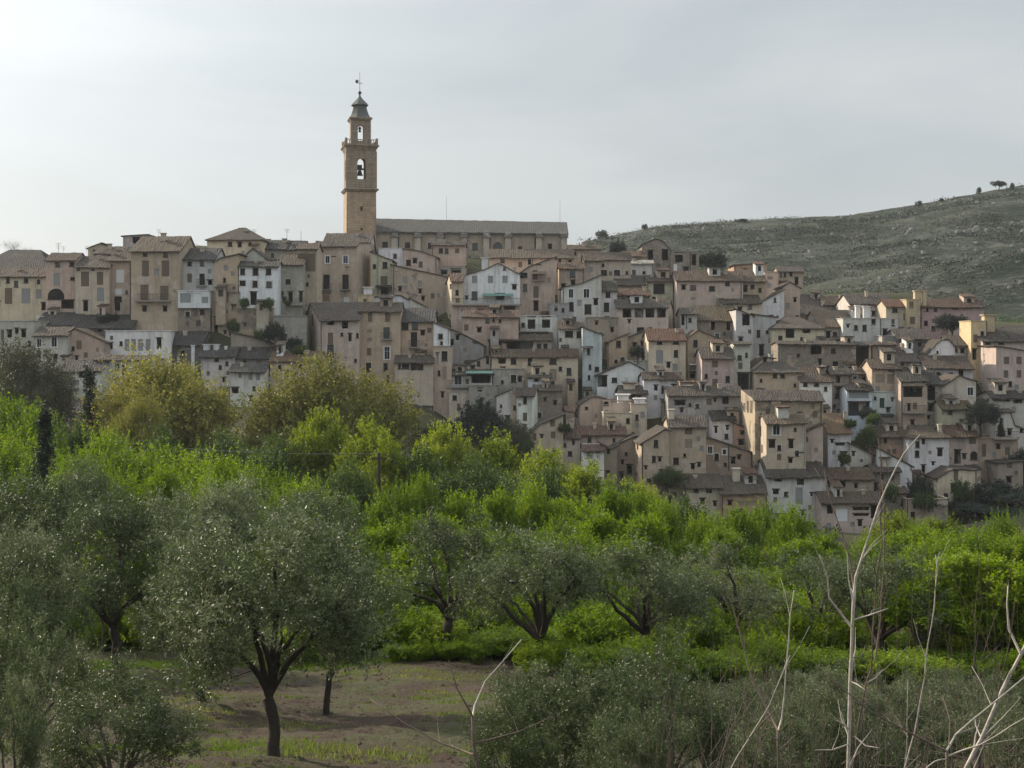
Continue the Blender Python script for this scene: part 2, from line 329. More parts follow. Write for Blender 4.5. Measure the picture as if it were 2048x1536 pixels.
def fit_window(root, loc, pt, h, kind, clean_w):
    """frames, panes, shutters, balconies in one wall opening"""
    s0, s1, z0, z1 = h[:4]; wd, ht = s1 - s0, z1 - z0
    def quadbox(V, Fc, sa, sb, za, zb, d0, d1):
        b = len(V)
        for d in (d0, d1):
            for s, z in ((sa, za), (sb, za), (sb, zb), (sa, zb)):
                p = pt(s, z, d); V.append((p[0] - loc[0], p[1] - loc[1], p[2] - loc[2]))
        for f in ((0, 1, 2, 3), (7, 6, 5, 4), (0, 4, 5, 1), (1, 5, 6, 2), (2, 6, 7, 3), (3, 7, 4, 0)): Fc.append(tuple(b + i for i in f))
    V, Fc = [], []; f = min(0.055, wd * 0.09)
    if kind == 'd' and wd > .5 and random.random() < .3:      # plain rendered surround
        for sa, sb, za, zb in ((s0 - .13, s0 - .003, z0 - .1, z1 + .13), (s1 + .003, s1 + .13, z0 - .1, z1 + .13), (s0 - .003, s1 + .003, z1 + .003, z1 + .13)): quadbox(V, Fc, sa, sb, za, zb, -0.03, 0.05)
        so_ = obj('surround', V, Fc, [M_wall], root, color=(.6, .57, .52, .1)); V, Fc = [], []
    if kind in 'dwba':
        for sa, sb, za, zb in ((s0, s0 + f, z0, z1), (s1 - f, s1, z0, z1), (s0 + f, s1 - f, z1 - f, z1), (s0 + f, s1 - f, z0, z0 + f)): quadbox(V, Fc, sa, sb, za, zb, 0.13, 0.21)
        if wd > 0.55: quadbox(V, Fc, (s0 + s1) / 2 - f * .35, (s0 + s1) / 2 + f * .35, z0 + f, z1 - f, 0.14, 0.20)
        if ht > 1.6: quadbox(V, Fc, s0 + f, s1 - f, z0 + ht * .62, z0 + ht * .62 + f * .7, 0.145, 0.195)
        if kind != 'b': quadbox(V, Fc, s0 - 0.08, s1 + 0.08, z0 - 0.09, z0 - 0.002, -0.08, 0.13)
        if kind in 'w':
            for sa, sb, za, zb in ((s0 - .14, s0 - .003, z0 - .14, z1 + .14), (s1 + .003, s1 + .14, z0 - .14, z1 + .14), (s0 - .003, s1 + .003, z1 + .003, z1 + .14)): quadbox(V, Fc, sa, sb, za, zb, -0.03, 0.05)
        wo = obj('window', V, Fc, [M_white if kind == 'w' else M_wood], root)
        V, Fc = [], []; quadbox(V, Fc, s0 + f, s1 - f, z0 + f, z1 - f, 0.165, 0.175); obj('pane', V, Fc, [M_glass2 if random.random() < .22 else M_glass], wo)
    if kind in 'sgpo':
        mat = {'s': M_shut, 'g': M_grey, 'p': M_white, 'o': M_green}[kind]
        k = 2 if wd > 0.7 and kind in 'so' else 1
        for i in range(k):
            V, Fc = [], []; a = s0 + wd * i / k + .01; b = s0 + wd * (i + 1) / k - .01
            quadbox(V, Fc, a, b, z0 + .01, z1, 0.10, 0.15)
            nsl = max(3, int(ht / 0.3))
            for q in range(nsl): quadbox(V, Fc, a + .05, b - .05, z0 + ht * (q + .18) / nsl, z0 + ht * (q + .82) / nsl, 0.075, 0.1)
            obj('shutter', V, Fc, [mat], root)
    if kind == 'x':
        V, Fc = [], []; quadbox(V, Fc, s0, s1, z0, z1, 0.06, 0.2); obj('blocked_window', V, Fc, [M_brick], root)
    if kind == 'v':       # open hole: a timber lintel over it
        V, Fc = [], []; quadbox(V, Fc, s0 - .15, s1 + .15, z1 + .003, z1 + .16, -0.03, 0.25); obj('lintel', V, Fc, [M_wood], root)
    if kind == 'b':
        V, Fc = [], []; e = 0.35; quadbox(V, Fc, s0 - e, s1 + e, z0 - .16, z0 - .01, -0.7, 0.0)
        bo = obj('balcony', V, Fc, [M_slab], root); V, Fc = [], []
        quadbox(V, Fc, s0 - e, s1 + e, z0 + .92, z0 + .97, -0.68, -0.63)
        nb = max(5, int((wd + 2 * e) / 0.16))
        for i in range(nb + 1):
            s = s0 - e + (wd + 2 * e - .03) * i / nb; quadbox(V, Fc, s, s + .03, z0 - .01, z0 + .92, -0.67, -0.64)
        for s in (s0 - e, s1 + e - .03):
            quadbox(V, Fc, s, s + .03, z0 + .92, z0 + .97, -0.63, 0.0)
        obj('railing', V, Fc, [M_iron], bo)

def parse_w(s):
    r = []
    for q in s.split(';'):
        q = q.split()
        if len(q) >= 4: r.append((float(q[0]), float(q[1]), float(q[2]), float(q[3]), q[4] if len(q) > 4 else 'd'))
    return r
def house(label, x0, x1, yt, yb, roof, col, wins, kw):
    D = kw.get('D', depth_of((x0 + x1) / 2, yb)); name = kw.get('n', 'house')
    FL = (X_(x0, D), D); D2 = D + kw.get('dr', 0.0); FR = (X_(x1, D2), D2)
    ze = Z_(yt, D); rt = roof[0]; tan = math.tan(R(kw.get('sl', 21)))
    dp = kw.get('dp'); zr = None
    if rt in 'emh':
        yr = float(roof[1:].rstrip('krsbmtwd')); rd = (HY - yr) / F
        run = ((yt - yr) / F * D) / max(0.06, tan - rd); run = min(max(run, 1.6), 10.0)
        zr = rd * (D + run)
        if dp is None: dp = run if rt == 'm' else 2 * run
        if rt != 'm': run = min(run, dp * 0.75)
    if dp is None: dp = 9.0
    BL = (X_(kw['xl'], D + dp) if 'xl' in kw else FL[0], D + dp); BR = (X_(kw['xr'], D2 + dp) if 'xr' in kw else FR[0], D2 + dp)
    loc = ((FL[0] + FR[0]) / 2, (FL[1] + FR[1]) / 2, Z_(yb, D) - 1.0)
    root = empty(name, loc, label, kw.get('c', 'house'))
    zb = Z_(yb, D) - kw.get('ext', 5.0)
    anchors.append((loc[0], D + 1.5, Z_(yb, D) - 0.8))
    if dp > 6: anchors.append((loc[0], D + dp, Z_(yb, D) + 0.5))
    L = math.hypot(FR[0] - FL[0], FR[1] - FL[1])
    sub = lambda Vs: [(v[0] - loc[0], v[1] - loc[1], v[2] - loc[2]) for v in Vs]
    V, Fc = [], []; cen = ((FL[0] + FR[0] + BL[0] + BR[0]) / 4, (FL[1] + FR[1] + BL[1] + BR[1]) / 4)
    inn = lambda P, Q: (cen[0] - (P[0] + Q[0]) / 2, cen[1] - (P[1] + Q[1]) / 2)
    lerp2 = lambda A, B, t: (A[0] + (B[0] - A[0]) * t, A[1] + (B[1] - A[1]) * t)
    rV, rF, UV = [], [], []
    fprof = [(0, ze), (L, ze)]
    if rt == 'g':
        pts = [tuple(map(float, q.split(','))) for q in roof.split(':')[1].split(';')]
        fprof = sorted(ray_on(px, py, FL, FR) for px, py in pts); fprof[0] = (0, fprof[0][1]); fprof[-1] = (L, fprof[-1][1])
        fprof = [fprof[0]] + [q for q in fprof[1:-1] if 0.02 < q[0] < L - 0.02] + [fprof[-1]]
    zl, zrr = fprof[0][1], fprof[-1][1]
    LB = math.hypot(BR[0] - BL[0], BR[1] - BL[1])
    t = run / dp if rt in 'emh' else 0.5
    sideL = [(0, zl), (dp, zl)]; sideR = [(0, zrr), (dp, zrr)]; bprof = [(s / L * LB, z) for s, z in fprof]
    lenL = math.hypot(BL[0] - FL[0], BL[1] - FL[1]); lenR = math.hypot(BR[0] - FR[0], BR[1] - FR[1])
    if rt == 'e': sideL = [(0, ze), (lenL * t, zr), (lenL, ze)]; sideR = [(0, ze), (lenR * t, zr), (lenR, ze)]
    elif rt == 'm': sideL = [(0, ze), (lenL, zr)]; sideR = [(0, ze), (lenR, zr)]; bprof = [(0, zr), (LB, zr)]
    else: sideL = [(0, zl), (lenL, zl)]; sideR = [(0, zrr), (lenR, zrr)]
    def do(P, Q, prof, ws):
        hs = []
        for (x, y, w_, h_, k) in ws:
            w_ *= 1.08; h_ *= 1.06
            sa, z1 = ray_on(x - w_ / 2, y - h_ / 2, P, Q); sb, z0 = ray_on(x + w_ / 2, y + h_ / 2, P, Q)
            sm, _ = ray_on(x, y, P, Q); zm1 = ray_on(x, y - h_ / 2, P, Q)[1]; zm0 = ray_on(x, y + h_ / 2, P, Q)[1]
            hs.append((min(sa, sb), max(sa, sb), zm0, zm1, k))
        ok, pt, u, n = panel(V, Fc, P, Q, zb, prof, hs, inn(P, Q), 0.3)
        for h in ok: fit_window(root, loc, pt, h, h[4], col)
        return pt
    WW = parse_w(wins); rw_ = random.Random(int(x0 * 3 + yt * 11)); hv = min(yb - yt, 90)
    if kw.get('n', 'house') == 'house' and x1 - x0 > 16 and hv > 18:       # the odd small window in blank stretches
        for _ in range(40):
            if len(WW) >= (x1 - x0) * hv / 900.0: break
            a_, b_ = rw_.choice(((6, 8), (7, 10), (8, 12), (5, 6), (8, 9))); cx_, cy_ = rw_.uniform(x0 + a_, x1 - a_), rw_.uniform(yt + b_ + 2, yt + hv - b_)
            if all(abs(q[0] - cx_) > q[2] / 2 + a_ / 2 + 4 and abs(q[1] - cy_) > -1 or abs(q[1] - cy_) > q[3] / 2 + b_ / 2 + 5 for q in WW): WW.append((cx_, cy_, a_, b_, rw_.choice('ddvvsg')))
    ptF = do(FL, FR, fprof, WW); do(FL, BL, sideL, kw.get('lw', [])); do(FR, BR, sideR, kw.get('rw', [])); do(BL, BR, bprof, [])
    c = COL[col[0]]; dec = float('0.' + col[1]) if len(col) > 1 else 0.46
    cj = jitc(c, 0.13, min(.95, dec * random.uniform(.6, 1.4))); obj('wall', sub(V), Fc, [M_wall], root, color=(cj[0] * random.uniform(.97, 1.05), cj[1], cj[2] * random.uniform(.92, 1.07), cj[3]))
    # ---- roof
    oh, os = kw.get('oh', 0.52), 0.2
    rc = RCOL[roof[-1]] if roof[-1] in RCOL and rt != 'g' else RCOL[kw.get('rc', 'k')]
    v3 = lambda P, z: Vector((P[0], P[1], z))
    if rt in 'em':
        R0, R1 = v3(lerp2(FL, BL, t), zr + .05), v3(lerp2(FR, BR, t), zr + .05); A, B = v3(FL, ze + .05), v3(FR, ze + .05)
        ua = (B - A).normalized(); da = (A - R0).normalized() * oh; db = (B - R1).normalized() * oh
        ns = max(1, int((x1 - x0) / 38)); rr = random.Random(int(x0 * 7 + yt)); cu = [0.0] + [(i + rr.uniform(-.25, .25)) / ns for i in range(1, ns)] + [1.0]
        E0, E1, T1, T0 = A + da - ua * os, B + db + ua * os, R1 + ua * os, R0 - ua * os
        for u0, u1 in zip(cu, cu[1:]):
            up = Vector((0, 0, rr.uniform(0, .13))); ex = -(da.normalized()) * rr.uniform(-.14, .1)
            plate(rV, rF, UV, E0.lerp(E1, u0) + up - ex, E0.lerp(E1, u1) + up - ex, T0.lerp(T1, u1) + up, T0.lerp(T1, u0) + up)
        if rt == 'e':
            A2, B2 = v3(BL, ze + .05), v3(BR, ze + .05)
            plate(rV, rF, UV, B2 + (B2 - R1).normalized() * oh + ua * os, A2 + (A2 - R0).normalized() * oh - ua * os, R0 - ua * os, R1 + ua * os)
    elif rt == 'h':
        zz = ze + .05; A, B, A2, B2 = v3(FL, zz), v3(FR, zz), v3(BL, zz), v3(BR, zz)
        m0, m1 = lerp2(FL, BL, .5), lerp2(FR, BR, .5); hi = min(0.45, kw.get('hip', 0.3)); k0, k1 = v3(lerp2(m0, m1, hi), zr), v3(lerp2(m0, m1, 1 - hi), zr)
        cc = (A + B + A2 + B2) / 4
        ex = lambda p: p + (Vector((p.x - cc.x, p.y - cc.y, 0)).normalized() * oh) - Vector((0, 0, .1))
        A, B, A2, B2 = map(ex, (A, B, A2, B2))
        plate(rV, rF, UV, A, B, k1, k0); plate(rV, rF, UV, B, B2, k1, k1 + Vector((0, 0.01, 0))); plate(rV, rF, UV, B2, A2, k0, k1); plate(rV, rF, UV, A2, A, k0 + Vector((0, .01, 0)), k0)
    elif rt == 'g':
        fp = [ptF(s, z) for s, z in fprof]; LBk = [lerp2(BL, BR, s / L) for s, z in fprof]
        for i in range(len(fp) - 1):
            a, b = Vector(fp[i]), Vector(fp[i + 1]); c2, d2 = v3(LBk[i + 1], fp[i + 1][2]), v3(LBk[i], fp[i][2])
            sl = (b - a).normalized(); fw = (a - d2).normalized() * 0.2; up = Vector((0, 0, .06))
            lo = -sl * oh * 0.7 if i == 0 else Vector(); hi = sl * oh * 0.7 if i == len(fp) - 2 else Vector()
            # eave along the lower edge so that tiles run down the slope
            if a.z <= b.z: plate(rV, rF, UV, d2 + lo + up, a + lo + fw + up, b + hi + fw + up, c2 + hi + up)
            else: plate(rV, rF, UV, b + hi + fw + up, c2 + hi + up, d2 + lo + up, a + lo + fw + up)
    if rt == 'f':
        q = 0.05; zf = ze - kw.get('pp', 0.5)
        a, b, c2, d2 = v3(FL, zf), v3(FR, zf), v3(BR, zf), v3(BL, zf); ctr = (a + b + c2 + d2) / 4
        a, b, c2, d2 = [p + (ctr - p).normalized() * 0.03 for p in (a, b, c2, d2)]
        plate(rV, rF, UV, a, b, c2, d2, 0.14, 3, 2, 0.0)
        cV, cF = [], []
        for P, Q in ((FL, FR), (FR, BR), (BR, BL), (BL, FL)):       # coping on the parapet
            ux = Vector((Q[0] - P[0], Q[1] - P[1], 0)).normalized(); nx = Vector((-ux.y, ux.x, 0))
            b0 = len(cV)
            for z in (ze + .004, ze + .10):
                for p, sg in ((P, -1), (Q, -1), (Q, 1), (P, 1)): cV.append(tuple(Vector((p[0], p[1], z)) + nx * .12 * sg + ux * (-.12 if p is P else .1 if sg < 0 else .1)))
            for f in ((0, 3, 2, 1), (4, 5, 6, 7), (0, 1, 5, 4), (1, 2, 6, 5), (2, 3, 7, 6), (3, 0, 4, 7)): cF.append(tuple(b0 + i for i in f))
        obj('coping', sub(cV), cF, [M_wall], root, color=jitc(tuple(x * 1.05 for x in c), .04, 0.0))
    ro = obj('roof', sub(rV), rF, [M_wall if (rt == 'f') else M_roof], root, color=jitc((0.3, 0.27, 0.24) if rt == 'f' else (rc if random.random() < .8 else tuple(a * b for a, b in zip(rc, (1.15, 1.0, .9)))), 0.2, 0.1)); set_uv(ro, UV)
    # ---- chimneys: (px, top row, width px)
    extra = []
    if rt in 'em' and x1 - x0 > 34 and 'ch' not in kw and random.random() < .75: extra = [(x0 + (x1 - x0) * random.uniform(.15, .85), float(roof[1:].rstrip('krsbmtwd')) - random.uniform(2, 7), random.uniform(5, 8))]
    for (cx, cy, cw) in list(kw.get('ch', [])) + extra:
        dd = D + (run * 0.7 if rt in 'emh' else 2.5); xx, zz = X_(cx, dd), Z_(cy, dd); hw = cw / F * dd / 2
        V2, F2 = [], []; box(V2, F2, xx - hw, xx + hw, dd - hw, dd + hw, zz - 4.0, zz - 0.15); box(V2, F2, xx - hw * 1.3, xx + hw * 1.3, dd - hw * 1.3, dd + hw * 1.3, zz - 0.148, zz)
        obj('chimney', sub(V2), F2, [M_wall], root, color=jitc(COL[kw.get('cc', 'B')], .1, 0.15))
    if x1 - x0 > 30 and random.random() < .6:         # rainwater pipe down the front
        sx = L * random.choice((.03, .97, random.uniform(.3, .7))); zt_ = interp(fprof, sx) - .1; V2, F2 = [], []
        if not any(abs(sx - ray_on(q[0], q[1], FL, FR)[0]) < .25 + q[2] / F * D / 2 for q in WW):
            a, b = ptF(sx, zt_, -.09), ptF(sx, Z_(yb, D) + .2, -.09); tube(V2, F2, [a, b], [.06, .06], 6); obj('drainpipe', sub(V2), F2, [random.choice((M_iron, M_wood, M_grey))], root)
    # ---- small lean-to built against the front, where no window is in the way
    ww = WW; rr = random.Random(int(x0 * 13 + yb * 3)); hpx = yb - yt
    if rt != 'f' and hpx > 30 and x1 - x0 > 28 and kw.get('n', 'house') == 'house' and rr.random() < .6:
        for tr_ in range(12):
            wpx, hp = rr.uniform(12, 26), rr.uniform(12, 26); xa = rr.uniform(x0 + 1, x1 - 1 - wpx)
            if all(not (q[0] + q[2] / 2 + 2 > xa and q[0] - q[2] / 2 - 2 < xa + wpx and q[1] + q[3] / 2 > yb - hp - 6) for q in ww): break
        else: wpx = 0
        if wpx:
            sa, zt2 = ray_on(xa, yb - hp, FL, FR); sb, _ = ray_on(xa + wpx, yb - hp, FL, FR); de = rr.uniform(1.3, 2.4); V2, F2 = [], []
            G = [ptF(sa, zt2 - .35, -de), ptF(sb, zt2 - .35, -de), ptF(sb, zt2, -.01), ptF(sa, zt2, -.01)]; g0, g1, g2, g3 = [(p[0], p[1]) for p in G]
            m_ = math.hypot(g1[0] - g0[0], g1[1] - g0[1]); oc = ((g0[0] + g2[0]) / 2, (g0[1] + g2[1]) / 2); zt3 = zt2 - .35
            hole = [(m_ * .25, m_ * rr.uniform(.5, .8), zt3 - rr.uniform(1.0, 1.5), zt3 - .3, 'v')] if m_ > 1.0 else []
            panel(V2, F2, g0, g1, zb, [(0, zt3), (m_, zt3)], hole, (oc[0] - (g0[0] + g1[0]) / 2, oc[1] - (g0[1] + g1[1]) / 2), .25)
            for P, Q, za_, zb_ in ((g0, g3, zt3, zt2), (g1, g2, zt3, zt2)): panel(V2, F2, P, Q, zb, [(0, za_), (math.hypot(Q[0] - P[0], Q[1] - P[1]), zb_)], [], (oc[0] - (P[0] + Q[0]) / 2, oc[1] - (P[1] + Q[1]) / 2), .2)
            obj('annex', sub(V2), F2, [M_wall], root, color=jitc(rr.choice([COL[k] for k in 'BTPLSCG']), .1, .5))
            V2, F2, U2 = [], [], []; a, b, c3, d3 = [Vector(p) for p in G]; ov = (a - d3).normalized() * .25; sd = (b - a).normalized() * .12; up = Vector((0, 0, .14))
            plate(V2, F2, U2, a + ov - sd + up, b + ov + sd + up, c3 + sd + up, d3 - sd + up, .12, 4, 2, .05); o2 = obj('annex_roof', sub(V2), F2, [M_roof], root, color=jitc(RCOL[rr.choice('kkbrs')], .15, .1)); set_uv(o2, U2)
    # ---- attic room standing up through the roof
    if rt in 'em' and x1 - x0 > 36 and 'ch' not in kw and x0 > 480 and yt > 545 and rr.random() < .5:
        wpx = rr.uniform(11, 24); xa = rr.uniform(x0 + 3, x1 - 3 - wpx); da_, db_ = D + run * .45, D + run * .45 + rr.uniform(2.2, 3.2); ztop = zr + rr.uniform(.1, 1.3); xa_, xb_ = X_(xa, da_), X_(xa + wpx, da_)
        V2, F2 = [], []; cs = [(xa_, da_), (xb_, da_), (xb_, db_), (xa_, db_)]; mm = xb_ - xa_; fl = rr.random() < .35; zf_, zb_ = ztop, ztop + (0 if fl else .5)
        hl = [(mm * .3, mm * .7, ztop - 1.25, ztop - .3, 'v')] if rr.random() < .75 else []
        panel(V2, F2, cs[0], cs[1], zr - 3, [(0, zf_), (mm, zf_)], hl, (0, 1), .25); panel(V2, F2, cs[3], cs[2], zr - 3, [(0, zb_), (mm, zb_)], [], (0, -1), .2)
        for P, Q, sg in ((cs[0], cs[3], 1), (cs[1], cs[2], -1)): panel(V2, F2, P, Q, zr - 3, [(0, zf_), (db_ - da_, zb_)], [], (sg, 0), .2)
        obj('attic', sub(V2), F2, [M_wall], root, color=jitc(rr.choice([COL[k] for k in 'BTPLLSCW']), .1, .45)); V2, F2, U2 = [], [], []
        plate(V2, F2, U2, (xa_ - .2, da_ - .3, zf_ + .05), (xb_ + .2, da_ - .3, zf_ + .05), (xb_ + .2, db_ + .2, zb_ + .16), (xa_ - .2, db_ + .2, zb_ + .16), .13, 4, 2, .04); o2 = obj('attic_roof', sub(V2), F2, [M_roof], root, color=jitc(RCOL[rr.choice('kkbrt')], .15, .1)); set_uv(o2, U2)
    # ---- television aerial
    if rt in 'emh' and rr.random() < .3:
        px_ = x0 + (x1 - x0) * rr.uniform(.2, .8); dd = D + run * .8; xx, zz = X_(px_, dd), zr - .3; hh = rr.uniform(1.2, 2.2); V2, F2 = [], []; tube(V2, F2, [(xx, dd, zz), (xx, dd, zz + hh)], [.025, .02], 4)
        for k in range(3): box(V2, F2, xx - .4 + .08 * k, xx + .4 - .08 * k, dd - .015, dd + .015, zz + hh - .05 - .22 * k, zz + hh - .02 - .22 * k)
        ao = obj('aerial', sub(V2), F2, [M_iron], root)
    # ---- ledges: (x0, x1, y): a balcony slab with a railing along the front
    for (xa, xb, yy) in kw.get('lg', []):
        sa, z = ray_on(xa, yy, FL, FR); sb, _ = ray_on(xb, yy, FL, FR); V2, F2 = [], []
        def qb(V2, F2, s0, s1, z0, z1, d0, d1):
            b = len(V2)
            for d in (d0, d1):
                for s, zq in ((s0, z0), (s1, z0), (s1, z1), (s0, z1)): V2.append(ptF(s, zq, d))
            for f in ((0, 1, 2, 3), (7, 6, 5, 4), (0, 4, 5, 1), (1, 5, 6, 2), (2, 6, 7, 3), (3, 7, 4, 0)): F2.append(tuple(b + i for i in f))
        qb(V2, F2, sa, sb, z - .18, z, -0.9, 0.0); bo = obj('balcony', sub(V2), F2, [M_slab], root); V2, F2 = [], []
        qb(V2, F2, sa, sb, z + .95, z + 1.0, -.88, -.83); nb = max(4, int((sb - sa) / .2))
        for i in range(nb + 1):
            s = sa + (sb - sa - .03) * i / nb; qb(V2, F2, s, s + .03, z, z + .95, -.87, -.84)
        obj('railing', sub(V2), F2, [M_iron], bo)
    # ---- awnings: (x0,x1,y0,y1,mat)
    for (xa, xb, ya, yb2, mt) in kw.get('aw', []):
        sa, z1 = ray_on(xa, ya, FL, FR); sb, _ = ray_on(xb, ya, FL, FR); _, z0 = ray_on(xa, yb2, FL, FR); V2, F2 = [], []
        b = 0
        for th in (0, .05):
            V2 += [ptF(sa, z1 - th, -.02), ptF(sb, z1 - th, -.02), ptF(sb, z0 - th, -1.6), ptF(sa, z0 - th, -1.6)]
        for f in ((0, 1, 2, 3), (7, 6, 5, 4), (0, 4, 5, 1), (1, 5, 6, 2), (2, 6, 7, 3), (3, 7, 4, 0)): F2.append(f)
        obj('awning', sub(V2), F2, [mt], root)
    return root
def num(s):
    try: return float(s)
    except ValueError: return s
def build_row(row):
    f = [q.strip() for q in row.split('|')]
    if len(f) < 5: return
    label = f[0]; x0, x1, yt, yb = map(float, f[1].split()); kw = {}
    for q in (f[5].split() if len(f) > 5 else []):
        k, v = q.split('=', 1)
        if k in ('ch', 'lg'): kw[k] = [tuple(map(float, p.split(','))) for p in v.split('/')]
        elif k == 'aw': kw[k] = [tuple(map(float, p.split(',')[:4])) + ({'g': M_cloth, 'w': M_cloth2, 'd': M_iron, 's': M_shut}[p.split(',')[4]],) for p in v.split('/')]
        elif k in ('lw', 'rw'): kw[k] = parse_w(v.replace('_', ' '))
        else: kw[k] = num(v)
    house(label, x0, x1, yt, yb, f[2], f[3], f[4], kw)
